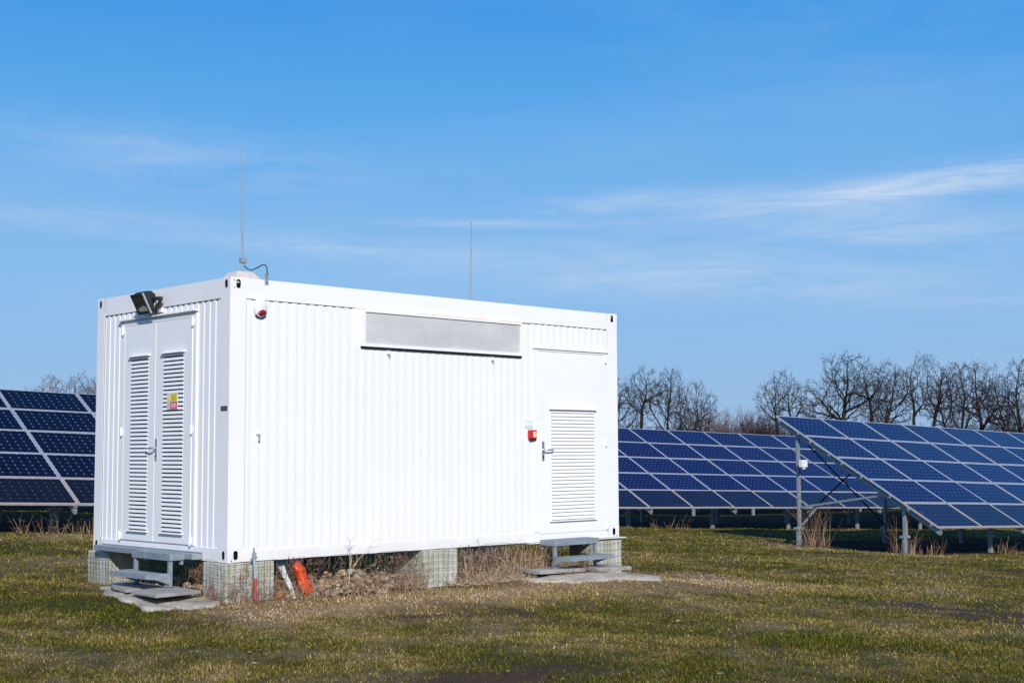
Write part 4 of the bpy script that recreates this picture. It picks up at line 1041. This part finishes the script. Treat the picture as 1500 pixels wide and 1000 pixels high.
# ------------------------------------------------------------------ sky, sun, camera
SUN_AZ, SUN_EL = 31.0, 28.0          # degrees west of -Y, elevation
sd_ = Vector((-math.sin(R(SUN_AZ))*math.cos(R(SUN_EL)), -math.cos(R(SUN_AZ))*math.cos(R(SUN_EL)), math.sin(R(SUN_EL))))
w = bpy.data.worlds.new('World'); sc.world = w; w.use_nodes = True
wn = N(w); bg = wn.n['Background']; bg.inputs['Strength'].default_value = .10
sky = wn.new('ShaderNodeTexSky', sky_type='NISHITA'); sky.sun_disc = False; sky.sun_elevation = R(SUN_EL); sky.sun_rotation = R(180 + SUN_AZ)
sky.altitude = 200; sky.air_density = 1.0; sky.dust_density = .4; sky.ozone_density = 2.5
dirv = wn.new('ShaderNodeTexCoord').outputs['Generated']
sx_ = wn.new('ShaderNodeSeparateXYZ'); wn.l(dirv, sx_.inputs[0])
az_ = wn.math('ARCTAN2', sx_.outputs[1], sx_.outputs[0]); el_ = wn.math('ARCSINE', sx_.outputs[2])
grad = wn.ramp(wn.math('DIVIDE', el_, R(90)), [(0.0, (.27,.44,.74)), (.035, (.262,.475,.79)), (.085, (.225,.485,.84)), (.145, (.110,.405,.845)), (.205, (.042,.318,.80)), (.40, (.018,.16,.54)), (1.0, (.012,.09,.36))])
gs = wn.new('ShaderNodeVectorMath', operation='SCALE'); wn.l(grad, gs.inputs[0]); gs.inputs['Scale'].default_value = 10.0
base_sky = wn.mix(.90, sky.outputs[0], gs.outputs[0])
cv = wn.new('ShaderNodeCombineXYZ'); wn.l(az_, cv.inputs[0]); wn.l(el_, cv.inputs[1])
def band(az0, el0, slope, laz, lel, amp):
    da = wn.math('SUBTRACT', az_, R(az0)); de = wn.math('SUBTRACT', wn.math('SUBTRACT', el_, R(el0)), wn.math('MULTIPLY', da, slope))
    e = wn.math('ADD', wn.math('POWER', wn.math('ABSOLUTE', wn.math('DIVIDE', da, R(laz))), 2.0), wn.math('POWER', wn.math('ABSOLUTE', wn.math('DIVIDE', de, R(lel))), 2.0))
    return wn.math('MULTIPLY', wn.math('EXPONENT', wn.math('MULTIPLY', e, -1.0)), amp)
wisp = wn.noise(9, 9, .66, vec=cv.outputs[0], dist=.9, stretch=(.8, 6.5, 1))
wisp2 = wn.noise(3.0, 6, .58, vec=cv.outputs[0], dist=.5, stretch=(.8, 4.5, 1))
tot = None
for args in ((27.0, 10.75, -.09, 6.5, .62, .66), (31.5, 10.2, -.08, 6.0, .50, .45), (34.0, 9.0, .02, 10.0, 1.5, .26), (40.0, 10.35, -.03, 5.0, .45, .45), (38.0, 7.1, .085, 13, .9, .50), (29.5, 8.75, -.02, 3.5, .55, .45), (47.0, 9.5, .02, 4.0, .18, .35), (55.5, 8.5, .04, 4.0, .35, .42), (60.0, 11.8, .12, 7, 1.2, .30), (64.0, 9.3, .05, 5, .6, .25)):
    b_ = band(*args); tot = b_ if tot is None else wn.math('ADD', tot, b_)
gen = wn.ramp(wisp2, [(.45, (0,0,0)), (.80, (.20,)*3)])
tex = wn.ramp(wisp, [(.34, (.10,)*3), (.66, (1,1,1))])
msk = wn.math('MINIMUM', wn.math('ADD', wn.math('MULTIPLY', tot, tex), wn.math('MULTIPLY', gen, .6)), .8)
cm = wn.mix(msk, base_sky, (6.4, 7.3, 8.9))
wn.l(cm, bg.inputs['Color'])

sl = bpy.data.lights.new('sun', 'SUN'); sl.energy = 4.35; sl.angle = R(.53); sl.color = (1, .955, .89)
so = bpy.data.objects.new('sun', sl); COL.objects.link(so); so.rotation_euler = sd_.to_track_quat('Z', 'Y').to_euler(); so.location = (-20, -30, 30)

yaw, pitch, roll, fpx = .806983655, .0806449347, -.00470337089, 2019.55514
f_ = Vector((math.cos(yaw)*math.cos(pitch), math.sin(yaw)*math.cos(pitch), math.sin(pitch))); r_ = Vector((math.sin(yaw), -math.cos(yaw), 0)); u_ = r_.cross(f_)
rr_ = r_*math.cos(roll) + u_*math.sin(roll); uu_ = -r_*math.sin(roll) + u_*math.cos(roll)
cd = bpy.data.cameras.new('camera'); cd.sensor_width = 36; cd.lens = fpx/1500*36; cd.clip_start = .1; cd.clip_end = 6000
co_ = bpy.data.objects.new('camera', cd); COL.objects.link(co_)
M = Matrix((rr_, uu_, -f_)).transposed().to_4x4(); M.translation = Vector((CX, CY, CZ)); co_.matrix_world = M
sc.camera = co_
sc.view_settings.view_transform = 'Standard'; sc.view_settings.look = 'None'; sc.view_settings.exposure = 0; sc.view_settings.gamma = 1
sc.view_settings.use_curve_mapping = False
